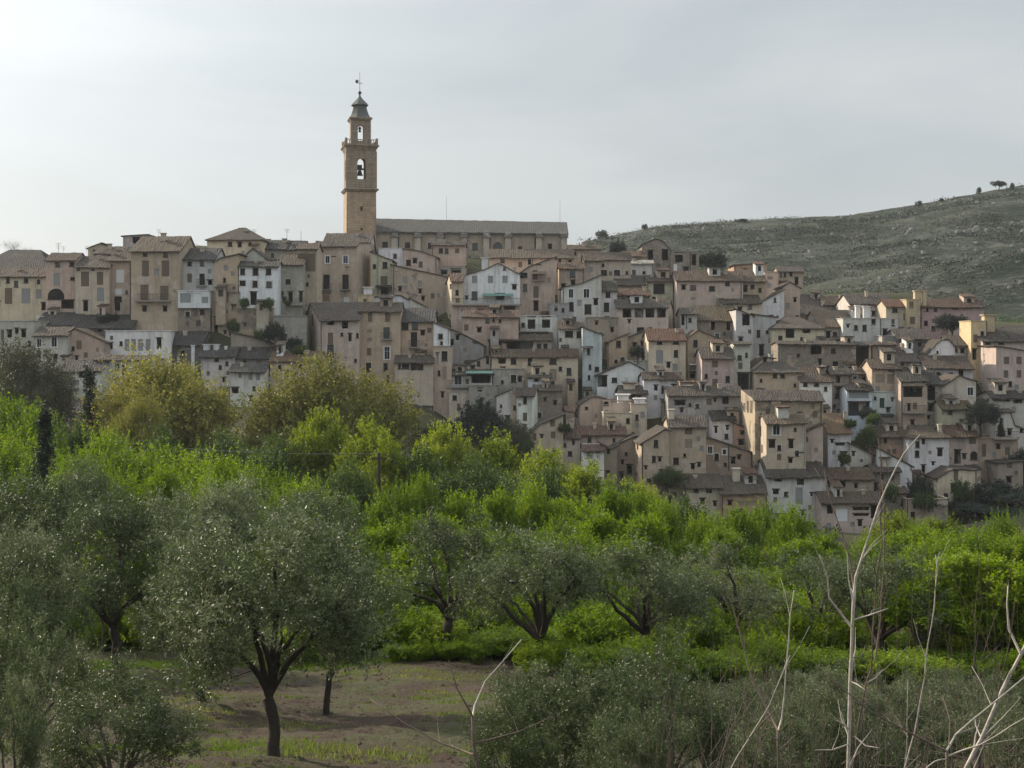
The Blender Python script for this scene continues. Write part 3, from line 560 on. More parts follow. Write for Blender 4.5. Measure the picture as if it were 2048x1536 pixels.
ROWS = """
grey hipped bulk of a house behind the far left roofs | -60 98 538 552 | h501s | G1 | 20 545 6 8 | D=247 dp=16
cream house with pale shutters at the left end of the cliff top row | -40 92 553 622 | e537b | C1 | 16 559 7 13;52 560 8 11;77 563 6 8;17 592 14 30 s;52 592 16 28 g;78 588 10 18 g;87 613 8 14 v | D=228 dp=8
pinkish house with an arched loggia beside the cream end house | 92 151 521 628 | e507k | P1 | 115 529 9 9;144 528 9 8;114 559 12 24 g;112 588 31 21 a;145 557 8 6;135 609 24 16 v | D=226
narrow grey fronted house right of the arched loggia | 151 219 533 628 | e513k | B2 | 157 538 5 5;186 538 5 5;170 558 15 28 s;200 557 12 24 s;171 586 12 26 g;201 589 13 26 g;171 612 9 20 v | D=224.5
small attic terrace with a dark opening above the grey fronted house | 188 246 507 535 | m494k | G2 | 207 512 21 11 v | D=233 dp=5
slim pink house with stacked white blinds beside the tall ochre house | 219 262 520 640 | e506b | P2 | 240 552 15 25 p;237 583 13 12 p;236 598 14 10 d;235 613 10 16 v | D=225.5 dp=7
pale attic house on the skyline with a wide dark opening | 246 306 487 500 | g:246,472;298,469;310,488 | G1 | 276 481 20 11 v | D=252 dp=8 x=1
small tan box of a house on the skyline left of the attic house | 176 200 492 510 | g:176,496;197,487 | B2 | 188 500 4 4 | D=258 dp=6
tall ochre house with brown shutters and a long balcony at the cliff edge | 262 360 502 664 | e474k | T2 | 290 508 8 8;331 509 8 9;291 537 13 30 s;331 537 14 30 s;289 585 15 30 s;329 587 15 29 s;289 618 8 10 v;330 618 8 10 v | D=222 dp=13 lg=272,342,601 ch=327,466,9
white fronted house under a slate blue roof with a glazed terrace | 360 429 518 585 | e497s | L1 | 379 527 8 8;404 527 8 9;379 556 9 17 s;404 559 10 22 b | D=224 dp=10
pale plastered lean-to terrace under the slate blue roof | 356 420 582 612 | f | W0 | 371 596 20 18 g;394 596 16 18 p;410 600 12 12 g | D=221 dp=3 pp=0.2 ext=0.3
rubble walled base with one brown window below the pale terrace | 356 420 612 672 | f | T7 | 391 625 8 16 s | D=221.5 dp=5 pp=0.1
tan gable house with a boxy chimney beside the slate blue roof | 429 476 518 585 | g:429,522;441,516;476,508 | T2 | 449 560 5 8 | D=223 dp=10 lg=437,474,582 ch=432,527,11
grey buttressed wall with a narrow window under the tan gable house | 424 478 585 675 | f | B5 | 454 596 6 17 v;432 650 7 30 v | D=222.5 dp=6 pp=0.1
square house under a pointed pyramid roof on the left skyline | 414 526 479 515 | h455k | C2 | 460 488 8 9;500 488 6 6 | D=238 dp=14 hip=0.45 ch=490,461,8
grey blank gable between the pyramid roof and the white cube house | 474 531 515 545 | g:474,527;505,497;531,515 | L2 | | D=229 dp=8
white cube house with six dark windows on the cliff edge | 478 556 533 618 | e524d | W0 | 485 543 9 12;511 543 10 13;537 543 10 12;485 566 11 9;510 568 9 12;538 569 10 11;507 597 12 24 v | D=223 dp=8
low grey house in the gap behind the white cube house | 524 606 498 535 | e482s | G2 | 545 510 7 8;580 512 7 8 | D=240 ch=537,478,7/569,477,8
grey house with a round looking window beside the white cube house | 556 606 530 622 | e511b | G3 | 576 563 9 9;563 586 8 7;581 595 8 21 v;602 594 7 20 v | D=226 dp=8 lg=572,609,609
low pale building with a brown roller blind left of the tall tan block | 594 634 497 560 | e487k | B2 | 613 525 33 34 s;614 568 6 6 | D=229 dp=6
tall tan block house with two balconies left of the dark alley | 630 713 492 640 | m483k | T1 | 655 519 8 14 w;691 519 9 15 w;653 564 12 28 b;691 564 12 28 b;652 595 13 15 v;693 600 10 12 p | D=248 dp=12 xr=742
long low house in front of the church tower foot | 648 741 485 500 | e468k | L3 | 687 486 27 8 v;725 492 6 6 | D=268 dp=8
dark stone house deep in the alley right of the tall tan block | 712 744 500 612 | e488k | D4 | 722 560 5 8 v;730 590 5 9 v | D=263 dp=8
pale lime green house with a sloping roof right of the alley | 742 784 510 590 | g:742,504;784,520 | N1 | 770 530 9 12 d;768 561 13 16 s;769 583 14 12 v | D=252 dp=8 aw=752,790,570,575,d
white terrace house at the foot of the church wall | 757 808 497 548 | f | W1 | 766 493 10 5;790 512 6 8 | D=268 dp=7
long grey rendered house sloping down from the church terrace | 808 874 508 560 | g:808,498;840,502;874,514 | B2 | 817 525 9 11 | D=266 dp=8
huge blank tan wall with a descending roof line below the church | 784 894 545 620 | g:784,529;894,553 | T3 | 800 578 6 8 v | D=250 dp=9
tan box house with a flat dark eave in front of the church wall | 863 930 489 520 | e483k | T1 | | D=272 dp=7
grey terrace wall under the tan box house | 872 932 533 560 | f | G3 | 888 545 12 8 v;912 542 18 7 v | D=268 dp=5
low tan house with a reddish roof beside the white gabled house | 903 926 562 610 | e547r | B2 | 914 585 6 10 | D=240.5 dp=8.5 xl=893 lw=902_570_4_12_d ch=914,551,8
white gabled house with green awning and terrace below the church | 925 1040 553 608 | g:925,552;966,540;997,526;1029,543;1040,548 | W0 | 949 559 10 14 g;981 559 10 14 g;1010 559 10 14 g;1009 537 5 6;949 591 11 16;1000 594 16 12 v | D=245 dp=10 aw=965,1026,587,592,g ch=970,515,13 cc=W
long terrace block with two dark red openings under the white gable | 903 1042 609 640 | f | P2 | 926 627 9 18 w;991 618 22 12 v;1020 618 21 11 v | D=238 dp=6 pp=0.15 lg=904,1040,609
pink house with a red brown roof below the terrace block | 924 1037 634 672 | e622r | P1 | 975 641 7 9;987 641 4 5;1000 642 5 6 | D=231 dp=6
long house with a brown roof right under the church wall | 978 1148 515 545 | e499b | P2 | 1005 521 8 8;1059 523 6 10 a;1120 522 6 8;1140 524 6 8 | D=266 dp=9
tall mauve house with balconies right of the white gable | 1036 1110 532 640 | g:1036,548;1055,534;1110,514 | P3 | 1048 549 13 12;1078 524 9 13 s;1070 551 9 20 s;1050 575 8 14;1072 584 10 22 s;1072 612 9 18 v;1098 560 6 10 x | D=249 dp=9 aw=1066,1092,543,548,s lg=1064,1090,560
white pergola terrace with two square openings in the middle of town | 1040 1115 632 666 | f | W1 | 1063 646 14 22 v;1092 645 15 20 v;1046 650 6 8 | D=234 dp=6 lg=1036,1096,662
tan house with a small upper window right of the church end | 1118 1168 537 590 | e525b | T1 | 1145 546 11 16;1146 565 8 8 v | D=257 dp=8
broad tan house with two small black windows left of the white wall | 1168 1262 520 570 | e506b | B2 | 1208 545 11 10;1234 545 11 10 | D=260 dp=9
low beige wall house behind the church end | 1137 1202 498 525 | e491k | T1 | 1150 507 5 6 | D=276 dp=7
white house with a rising gable line and seven windows | 1124 1203 572 655 | g:1124,575;1165,566;1203,549 | L0 | 1142 587 9 17 w;1173 587 11 17 w;1143 613 8 17;1176 618 13 18;1134 640 8 7 | D=243 dp=9
white annex with a mossy roof joined to the rising gable | 1203 1234 581 650 | e562m | L0 | 1216 588 9 13;1213 614 10 17 | D=243.5 dp=8
small grey stucco house between the mauve house and the white gable | 1100 1137 607 640 | f | G2 | 1112 616 6 9;1126 620 5 7 | D=242 dp=6
ruined stone house with gaping loggia windows on the upper skyline | 1284 1341 510 560 | g:1284,489;1310,477;1326,482;1341,499 | S5 | 1301 511 10 19 v;1330 510 11 20 v;1297 542 8 6 | D=285 dp=8 ch=1312,476,10
roofless grey ruin with broken beams beside the skyline ruin | 1341 1398 503 552 | f | G7 | 1358 515 14 18 v;1388 520 8 20 v;1351 535 7 14 p;1372 538 10 7 v | D=284 dp=7
bright white wall house under the skyline ruin | 1258 1306 527 552 | m522w | W0 | 1268 544 7 8;1288 545 6 5 | D=270 dp=4
low reddish roofed shed left of the skyline ruin | 1248 1290 512 535 | e503r | B4 | 1272 524 10 6 v | D=281 dp=6
large pinkish white house with barred vents in the upper town | 1353 1486 561 640 | e543b | P0 | 1386 575 11 9;1424 577 11 9;1455 567 8 8;1386 597 9 5 x;1440 605 16 16 x | D=252 dp=11
brown roofed house adjoining the large pinkish white house | 1480 1532 562 610 | e541b | T3 | 1505 573 8 8;1520 580 6 8 | D=254 dp=12
orange brick house topmost against the scrub hill | 1468 1534 531 560 | g:1468,530;1534,526 | K1 | 1490 541 5 6 v;1505 540 6 10 x | D=292 dp=8
narrow plastered house with a flat cap beside the orange brick house | 1529 1556 544 580 | f | P2 | 1540 556 10 6 x | D=272 dp=5
hill top tower house with three small arched lookouts | 1556 1606 542 575 | e534k | T2 | 1562 549 4 9 a;1570 549 4 9 a;1582 548 6 8;1593 562 7 14 v | D=276 dp=7
greenish beige house with one big square window above the loggia | 1294 1346 562 612 | e551k | N2 | 1318 577 21 19 | D=256 dp=8
low stone house with a rubble roof left of the square window | 1232 1294 570 600 | e552k | T4 | 1262 580 9 7;1245 586 7 8 | D=257 dp=9
small tumbled roof house stepping up behind the loggia | 1232 1300 590 612 | e578r | B5 | 1246 598 8 5 | D=249 dp=7
pinkish house with a row of four loggia windows | 1233 1336 614 700 | e599k | P0 | 1254 626 16 17 v;1278 626 16 17 v;1300 626 16 17 v;1323 626 16 17 v;1281 661 14 12;1286 683 8 9 | D=240 dp=9 xr=1345
small white wall house with a dark doorway right of the loggia | 1362 1394 628 660 | e617k | L2 | 1366 640 6 20 v;1380 640 6 8 | D=240 dp=6
brown plaster house under a mossy roof in the upper middle | 1392 1478 640 690 | e612m | T6 | 1426 652 7 15 v;1457 652 7 15 v;1449 667 6 5 | D=241 dp=11
pale yellow house under a long tan edged roof | 1444 1522 606 640 | e577b | C1 | 1460 611 11 7;1500 614 7 8 | D=250 dp=14
white gable wall climbing to the yellow chimney stub | 1522 1568 610 650 | g:1522,604;1568,579 | W0 | 1550 600 5 8 | D=251 dp=9 xl=1516
tan tall ruin behind the white gable in the upper right | 1566 1600 580 655 | g:1566,572;1580,564;1600,575 | T5 | 1590 600 5 8 v | D=255 dp=9
long brown roof sweeping down behind the hip roofed cream house | 1596 1706 629 655 | e606k | T4 | 1650 635 7 8 v;1625 632 5 6 v | D=262 dp=16
grey roofed house tucked behind the tan tall ruin in the upper right | 1598 1652 606 632 | e590k | G4 | 1612 614 6 8;1634 613 7 9 v | D=268 dp=9
small shadowed house with a brown roof below the scrub hill | 1648 1704 609 632 | e593b | T5 | 1664 617 7 8 v;1688 616 6 9 | D=266 dp=9
grey white house with an open attic right of the brown plaster house | 1472 1506 625 720 | g:1472,618;1506,631 | L2 | 1492 640 14 20 v | D=237 dp=9
shaded pale house with a slit window and a tall door | 1506 1552 636 725 | g:1506,628;1552,634 | L3 | 1517 667 7 14 d;1523 702 9 23 v;1540 680 5 8 | D=238 dp=9
cream house with black square windows under a hip roof | 1548 1648 656 690 | h633k | C1 | 1580 667 16 17 v;1613 662 15 8 v | D=234 dp=13 hip=0.35
wide tan roofed house behind the hip roofed cream house | 1640 1748 654 700 | e622t | G4 | 1707 662 6 13 v;1670 668 8 8;1732 672 5 9 | D=242 dp=15
long stone row house with a collapsed dark bay | 1556 1712 688 750 | e683k | T6 | 1632 697 20 22 v;1671 729 10 12;1586 720 7 10 x;1690 712 12 9 x;1640 724 6 10 v | D=226 dp=6
tall dark open barn bay at the end of the stone row | 1708 1742 690 750 | e685k | T6 | 1724 716 26 46 v | D=226.5 dp=6
pink brick framed house end right of the dark barn bay | 1742 1792 690 735 | e685k | R5 | 1766 704 22 16 x;1780 726 8 9 | D=227 dp=6
tan gable house with cream front and red brown roof | 1297 1371 680 755 | e659r | C1 | 1319 684 10 8;1352 684 11 8;1319 714 13 25 g;1352 707 8 13;1350 735 9 14 g;1321 739 10 11 | D=227 dp=11
wide ochre gable wall with a balcony right of the red brown roof | 1371 1472 690 760 | g:1371,679;1396,660;1472,690 | T2 | 1391 687 8 13;1422 687 8 13;1389 733 18 13 g;1391 751 20 11 v;1389 711 21 9 x | D=228 dp=9 aw=1378,1402,727,729,w lg=1380,1402,740
pinkish block house with two brown windows in the centre right | 1404 1468 716 790 | e696k | P1 | 1430 728 11 13 s;1430 765 10 14 s | D=220 dp=9
white narrow house over a dark cellar opening | 1468 1500 688 795 | e684k | L1 | 1487 765 22 36 v;1493 710 5 9 | D=222 dp=7
white low gable house with a big dark garage opening | 1194 1286 752 782 | g:1194,750;1240,731;1258,723;1286,738 | W0 | 1203 762 21 22 v;1229 760 10 9;1278 758 4 10 | D=224 dp=8
white roof terrace wall with dark plants above the low gable | 1256 1298 722 735 | f | W1 | 1276 726 12 5 v | D=230 dp=5
white block house under a level grey roof in the centre | 1287 1364 758 812 | e745k | W0 | 1328 779 10 14 | D=217 dp=9
grey shed roof between the garage gable and the white block | 1240 1294 786 808 | e771k | G2 | 1262 795 16 6 v | D=216 dp=8
dark brown timber box on the terrace left of the pinkish block | 1360 1390 764 790 | f | K5 | 1375 772 18 10 v | D=214 dp=4
mauve grey house with a black window under a broad grey roof | 1336 1484 790 830 | e773k | G2 | 1451 801 12 13 v;1360 806 20 9 v;1418 803 10 12 s;1395 812 8 8 | D=211 dp=12
stone house gable left of the ochre gable with one window | 1218 1256 682 740 | g:1218,683;1256,668 | T3 | 1237 688 9 13;1245 718 8 7;1232 722 6 6 | D=233 dp=8
stepped tan wall with a dark planted terrace under the loggia house | 1254 1300 676 712 | g:1254,676;1300,656 | T2 | 1286 688 7 9 v | D=236 dp=6
rubble terrace wall with one slit left of the loggia house | 1176 1236 635 682 | f | S5 | 1193 646 5 7 v;1224 660 6 9 v | D=239 dp=7
white fronted house with two square windows below the white annex | 1118 1167 656 706 | e644k | L0 | 1138 668 15 12;1158 669 9 12;1120 679 7 6 | D=230 dp=8
tall bluish white house with a dark awning on its side | 1165 1204 668 790 | g:1165,654;1204,668 | V0 | 1177 703 5 12;1180 734 5 10;1178 755 5 9 | D=226 dp=8 aw=1160,1186,692,696,d
large cream house under a double brown roof in the centre | 984 1156 713 782 | e699b | C1 | 1027 722 10 12;1060 721 8 19;1106 721 13 14;1138 743 9 14;1105 769 8 13;1004 722 14 10 v;1106 750 13 22 x | D=225 dp=5
upper storey with a wide glazed opening set back above the large cream house | 978 1104 680 706 | e663b | P2 | 988 693 7 11;1008 694 9 14;1052 690 27 15 v;1078 693 8 11;1091 693 8 11 | D=231 dp=9 ch=970,664,15 cc=T
grey roofed lean-to stepping down left of the double brown roof | 900 984 722 760 | g:900,728;932,730;984,707 | B2 | 957 727 6 9;975 722 5 12 v | D=226 dp=8
low house with a green lined glazed veranda and hanging balcony | 896 986 748 790 | e739k | L2 | 916 757 14 24 w;962 758 36 15 v | D=221 dp=5 lg=894,938,773 aw=932,986,742,746,g
grey lilac retaining house wall under the veranda | 938 994 771 830 | f | G4 | 960 780 8 6 v;975 790 7 7 x | D=218 dp=5
grey stucco house with one window below the brown roofs | 984 1048 738 775 | f | G1 | 1027 757 10 14 | D=221 dp=4
tiny lilac white house with a grey roof edge in the centre | 1056 1102 755 782 | e747k | W2 | 1073 757 8 10;1092 768 5 7 | D=218 dp=5
white corner gable rising above the dark trees | 993 1024 790 850 | g:993,791;1024,778 | W0 | 1002 812 4 6 | D=213 dp=7
white tower house with two windows one above the other | 1034 1068 791 872 | e777k | W0 | 1050 800 7 14;1050 834 8 16 s | D=211 dp=8 xr=1082
grey side house filling between the white corner gable and tower | 1022 1036 786 860 | f | B3 | 1029 815 5 8 | D=212 dp=6
brown rubble house behind the white tower house | 1068 1124 781 840 | e771k | S6 | 1090 800 5 7 v;1110 806 6 8 v | D=215 dp=9
beige gable house with five windows over the yellow green trees | 1064 1126 845 960 | g:1064,864;1080,848;1126,830 | B1 | 1105 846 9 14 s;1106 870 9 13 s;1069 874 7 14 s;1110 906 9 13;1078 906 6 10 v | D=203 dp=9
dark brown roof pitched toward the gully beside the beige gable | 1122 1160 876 925 | m838k | B3 | 1147 884 5 12 v;1140 907 8 9;1130 890 5 7 | D=203.5 dp=9
pink gable house with a small barred vent in the lower centre | 1160 1208 812 868 | g:1160,808;1186,792;1208,796 | P1 | 1173 816 6 5;1192 832 5 8 x | D=213 dp=8
arched terrace house with white parapet beside the pink gable | 1206 1262 802 862 | f | P0 | 1211 803 12 15 a;1235 800 20 10 v | D=212 dp=7 ch=1246,788,22 cc=W
plain cream wall block under the arched terrace | 1207 1263 826 866 | f | C0 | 1240 850 5 6 x | D=208 dp=4
grey beige block with a slit window and a white turret | 1262 1294 808 868 | f | B2 | 1274 835 6 11 | D=210 dp=6 ch=1279,796,20 cc=W
long low house with an orange tiled roof in the lower centre | 1154 1252 868 936 | e852r | P2 | 1179 878 7 11;1228 880 5 7;1152 909 8 5 v;1200 890 5 7 | D=204.5 dp=7
little pink roofed house with an overhanging closed balcony | 1166 1208 900 972 | m890r | W1 | 1179 909 11 17 g;1196 912 5 10 v;1180 944 10 18 v | D=198 dp=5
crumbling grey ruin wall beside the pink roofed house | 1206 1234 892 975 | g:1206,890;1222,898;1234,892 | S4 | 1217 904 6 8 v;1223 905 5 8 v;1215 950 6 14 v | D=199 dp=6
stone stable wall with a dark doorway left of the sunlit narrow wall | 1232 1270 895 968 | g:1232,888;1270,872 | S5 | 1259 940 10 19 v;1245 925 5 7 v | D=202 dp=7
tan house with a brown sloping roof and a sunlit left wall | 1283 1338 884 982 | g:1283,886;1330,858;1338,860 | B1 | 1312 887 8 14 d;1308 918 7 12;1322 945 6 8 v | D=194 dp=10 xl=1266 lw=1275_896_3_8_v;1274_920_3_18_v;1273_955_3_14_v
grey beige house with three odd windows beside the sunlit narrow wall | 1338 1412 854 958 | e832k | B2 | 1377 862 14 13 s;1377 887 14 17 x;1352 922 10 13;1398 930 6 8 v | D=197 dp=11 xl=1326 ch=1342,818,12 cc=C
long slate grey roofed cottage with white framed windows | 1412 1502 889 945 | g:1412,874;1502,903 | S3 | 1420 900 9 14 w;1449 904 7 10 w;1478 915 6 8 v | D=201.5 dp=9
white house with a dark ragged roof in the lower right centre | 1424 1470 838 885 | m822d | W1 | 1432 860 5 12 v;1455 856 5 8 v | D=208 dp=6
brown stepped outbuilding beside the white house with the ragged roof | 1468 1502 852 898 | g:1468,846;1502,858 | K4 | 1485 866 8 7 v;1485 885 16 10 v | D=207 dp=6
hip roofed beige house with twin small windows | 1510 1604 744 800 | h724k | B1 | 1550 751 8 9;1565 751 8 9;1590 770 5 6 | D=216 dp=13 xl=1498
small gable room with a dark window behind the hip roofed beige house | 1500 1548 727 745 | g:1500,736;1530,713;1548,716 | B3 | 1530 721 7 9 v | D=223 dp=7 ch=1542,708,8 cc=L
white walled house with a dark roof and three small windows | 1602 1664 763 822 | e736k | W1 | 1611 768 8 9;1633 768 8 9;1632 795 7 8;1612 795 6 8 | D=214.5 dp=12
brown stone ruin with two black holes right of the white walled house | 1662 1698 748 840 | e738k | S6 | 1676 759 8 13 v;1678 786 15 23 v;1668 815 5 6 v | D=216 dp=6
low stone house front with one pale framed window | 1696 1744 747 790 | e738k | S6 | 1710 757 8 9 w;1728 760 6 8 v | D=218 dp=6
bluish plaster bay under a sagging beam | 1694 1744 779 840 | e770d | V3 | 1718 788 36 16 g;1718 818 40 26 v | D=211.5 dp=5
tan house with bricked up windows above a bluish white patch | 1744 1802 736 840 | e719b | T3 | 1760 757 17 16 x;1784 758 18 18 x;1780 740 8 7 v;1764 806 9 20 o | D=214 dp=7
bluish white plaster front at the foot of the bricked up house | 1743 1800 784 836 | f | V1 | 1764 806 9 19 o;1785 800 4 6 v | D=213 dp=1.2 pp=0.1
dark roofed house with a wide black loggia right of the bricked up house | 1802 1854 762 860 | e735d | P3 | 1826 784 36 19 v;1825 762 8 8 v;1836 761 7 8 w;1818 815 6 13 v;1825 845 7 8 v | D=210 dp=10 lg=1806,1850,824
dark shaded house with two stacked openings | 1852 1884 766 860 | e740d | G5 | 1863 786 14 28 v;1863 815 12 15 v | D=210.5 dp=9
beige house with a brown bay roof and a white framed window | 1878 1952 782 815 | g:1878,778;1918,750;1952,762 | C2 | 1885 796 8 9 v;1941 783 11 16 w | D=212 dp=9
tan house front with an olive roof and stacked balconies | 1884 1944 816 880 | e801m | N3 | 1900 827 9 7 v;1929 814 13 11 v;1930 845 15 12 b;1915 850 5 7 | D=207 dp=6
white L shaped house with a climbing parapet near the right edge | 1990 2048 838 884 | g:1990,842;1998,824;2020,824;2030,850;2060,858 | L0 | 2034 846 7 9;2043 860 6 8 | D=209 dp=8
covered roof terrace with dark eaves at the right edge | 1984 2080 795 832 | e782d | L2 | 2004 797 30 12 v;2036 800 16 12 v | D=216 dp=8
slate topped house sunk behind the right edge terrace | 1948 1992 830 862 | e800s | G2 | 1960 842 6 7 v | D=214 dp=11
white roof terrace house with a parapet at the upper right | 1686 1796 637 686 | f | L0 | 1747 643 8 11;1712 655 7 9;1786 645 6 12;1770 665 8 12 v | D=240 dp=9 pp=0.9 ch=1715,610,9/1733,612,12 cc=W
grey white house with small windows above the white roof terrace | 1700 1782 607 640 | e588k | L3 | 1768 617 9 10;1740 612 7 7 v;1718 618 6 7 | D=254 dp=12
beige house with a red brown roof left of the yellow tower | 1772 1816 613 668 | e600r | B1 | 1790 620 10 9;1810 634 6 13 s | D=247 dp=8
yellow tower house with an open roof lookout | 1813 1840 599 665 | f | Y1 | 1823 610 8 13 s;1825 641 10 14 s;1820 594 14 6 v | D=246 dp=6 ch=1834,581,12/1848,581,8 cc=Y pp=1.2
pink house under a dark red roof below the scrub hill | 1838 1968 613 668 | e597r | M1 | 1853 618 8 10;1871 618 7 9;1911 615 11 5;1852 646 7 9;1871 642 13 8 s | D=248 dp=10
yellow narrow house with an ochre cap near the right edge | 1942 1974 642 735 | f | Y1 | 1951 677 8 15 s;1949 709 8 20 v | D=230 dp=6 ch=1976,629,20 cc=Y
cream house under a wide grey roof at the right edge | 1966 2070 682 760 | e654k | B1 | 1976 684 9 8;2002 684 10 9;1974 708 8 23 b;1972 733 13 14 w | D=228 dp=13
pinkish house with a two by two grid of brown windows at the right edge | 1992 2075 698 790 | g:1992,692;2075,704 | P1 | 2013 721 10 14 s;2038 721 10 14 s;2012 748 9 14 s;2038 748 9 14 s;2058 730 9 14 s | D=222 dp=8
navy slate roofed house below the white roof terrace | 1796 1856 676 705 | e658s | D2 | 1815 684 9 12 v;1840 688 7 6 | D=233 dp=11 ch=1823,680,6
mansard black attic box behind the navy slate roof | 1800 1836 672 685 | e655d | D1 | 1817 666 6 8 | D=240 dp=5
grey shed with a pale shutter left of the navy roof | 1764 1796 672 700 | f | G2 | 1780 682 20 15 g | D=234 dp=5
white five sided gable block near the right edge | 1852 1910 708 732 | g:1852,712;1872,688;1884,679;1897,679;1910,694 | W0 | 1875 704 4 5 | D=226 dp=6
grey slope roofed house under the white five sided gable | 1854 1946 736 765 | e712k | L3 | 1875 748 12 7;1902 750 8 9;1922 745 9 14 v | D=221 dp=11
brown stacked stone house right of the pink brick frame | 1794 1842 722 745 | e690k | S6 | 1820 730 7 6 v;1805 728 5 7 v | D=224 dp=14
dark roofed house behind the black tree at the upper right | 1900 1944 690 725 | e672k | G4 | 1925 702 8 9 v;1912 700 6 8 | D=232 dp=8
brownish stone house with a tall sunlit corner facing left | 1510 1646 800 860 | m782k | T6 | 1553 804 18 10 v;1625 812 8 12 x;1600 830 6 8 v | D=199.5 dp=10 xl=1482 lw=1489_815_4_17_s;1496_814_4_22_s;1503_814_4_24_s
house with a glowing cream left gable in the lower right | 1533 1612 846 935 | e830t | B1 | 1553 858 13 23 w;1544 888 12 15 v;1582 888 9 16 v;1581 921 8 10 v | D=195 dp=9 xl=1508 lw=1514_860_3_18_s;1521_862_3_20_s;1516_895_3_20_s;1524_898_3_16_s
pinkish tan house with a brown door and sunlit edge | 1592 1646 874 945 | g:1592,872;1646,848 | P3 | 1612 879 8 10 s;1600 915 8 18 v;1632 900 7 9 x | D=197 dp=8 xl=1588
white ruin with a letterbox slit under a lit tile roof | 1656 1702 866 925 | e828t | W1 | 1680 889 17 4 v;1687 911 12 13 v;1668 905 6 8 x | D=203.5 dp=14
grey lean-to with a white sill beside the white ruin | 1700 1744 893 930 | g:1700,886;1744,908 | L3 | 1707 908 5 8 v | D=203 dp=6
brick patched house under a brown roof above the pale garden wall | 1754 1824 872 925 | e854b | K2 | 1771 880 6 13 v;1800 884 20 12 x;1812 905 8 10 x | D=205 dp=9
white house under a pointed brown roof behind the leaning sapling tip | 1818 1898 874 960 | h851b | W1 | 1847 881 6 15 v;1880 905 10 15 v;1847 941 7 20 v;1860 905 6 7 x | D=202 dp=12 hip=0.3 ch=1879,848,7 cc=C
pinkish row house under a reddish roof right of the pointed roof | 1896 1956 871 945 | e851r | P2 | 1921 879 13 13 g;1945 881 13 14 s;1915 914 12 26 v;1948 911 14 16 a | D=203.5 dp=9
tan terrace house with a white topped parapet in the lower right | 1955 2036 876 960 | f | T2 | 1968 901 8 24 s;2015 902 9 15 s;1990 930 7 9 x | D=204.5 dp=7 lg=1985,2034,876
leaning tall stone house at the lower right corner of town | 1996 2046 930 1010 | g:1996,926;2046,922 | S3 | 2019 930 10 12 s;2018 960 10 12 v;2030 985 6 8 v | D=200 dp=7
cream cottage with a dark door in the lower right garden | 1876 1954 945 1012 | g:1876,955;1905,938;1954,940 | C1 | 1912 950 9 22 s;1907 978 9 18 v;1935 968 10 8 x;1930 1000 12 16 v | D=196.5 dp=7
white plastered house with tall grey shutter in the lowest row | 1534 1652 953 1050 | e919k | L1 | 1556 958 14 10 v;1601 962 13 15 v;1598 992 13 32 g;1552 984 11 9 v;1620 1015 7 9 x | D=193 dp=12
low spreading roof house at the lower edge by the green trees | 1372 1444 973 1040 | e948k | B2 | 1392 981 10 10 v;1418 981 11 10 v;1405 1003 9 11 v;1375 1004 5 8 v;1430 1008 6 9 v | D=192.5 dp=11 ch=1390,950,7/1472,936,14 cc=C
grey tiled slope falling left beside the low spreading roof | 1322 1374 986 1015 | g:1322,982;1374,956 | S4 | 1350 990 5 6 v | D=193.5 dp=8
orange brown walled house with a sagging eave in the lowest row | 1442 1532 986 1050 | e951k | K2 | 1500 1006 40 8 x;1460 1006 8 9 v | D=191.5 dp=12
lowest house with boarded white panels and a rubble roof | 1642 1762 1004 1065 | e984b | P3 | 1660 1019 11 16 v;1684 1030 22 24 p;1722 1018 30 5 v;1722 1030 28 4 v;1748 1024 12 24 v | D=189.5 dp=7
upper loggia house with a long black opening in the lowest row | 1648 1748 958 1006 | e936b | S4 | 1673 966 34 16 v;1726 995 9 10 v;1747 996 9 13 v;1712 972 6 8 v | D=196 dp=9
low garden wall house with a small terrace at the lower right | 1812 1896 998 1050 | f | B5 | 1830 1012 7 10 v;1870 1008 8 10 v | D=192 dp=5
small tumbledown hut between the lowest house and the garden wall | 1764 1814 985 1050 | e974k | S5 | 1785 1000 8 12 v | D=193.5 dp=6
stepped stone hut under the sapling at the town foot | 1744 1800 942 985 | e930k | S5 | 1765 955 6 9 v;1785 958 6 8 v | D=199 dp=7
pale two storey house under its own roof at the cliff bend | 640 718 640 735 | e606k | B1 | 661 645 14 10 v;690 648 11 17 v;661 677 10 22 s;661 704 12 28 b;700 675 6 14 v;716 671 7 9 | D=219.5 dp=11 xl=612 lw=624_640_5_22_s;618_672_3_10_d ch=712,624,8
tall ochre house with a white balcony door at the cliff bend | 718 801 623 800 | e606b | T1 | 740 634 8 18 s;775 634 9 19 s;739 662 9 6 x;773 666 12 22 b;739 679 9 7 x;738 704 8 14 s;774 706 10 24 w;737 735 10 18;771 734 8 15;732 766 6 18;776 761 6 20;740 785 6 9 v | D=222 dp=8
brown house with a dark slate roof and an iron balcony door | 798 867 643 722 | e617s | T2 | 810 651 13 16;830 651 12 16;828 679 12 28 b;852 690 6 6 x;800 700 6 9 x | D=223 dp=10 ch=842,630,4
lean-to loggia jutting under the iron balcony | 790 866 724 745 | e711k | B2 | 799 732 5 10;811 732 14 10;834 734 24 13 v | D=219 dp=3.2
stained plaster cliff wall house under the loggia | 790 868 745 880 | f | B5 | 800 764 22 26 x;824 762 10 12 x;838 850 8 14 v;806 840 6 10 v | D=220 dp=6 pp=0.1
white cube room perched at the house corner | 867 898 653 692 | g:867,644;898,657 | W0 | 881 673 8 9 | D=221 dp=5
slender tan tower house under the white cube room | 866 903 693 880 | f | T2 | 889 712 11 18;875 718 4 22 v;889 746 8 24 x;878 746 5 10;885 790 5 10 v | D=220.5 dp=5 pp=0.1
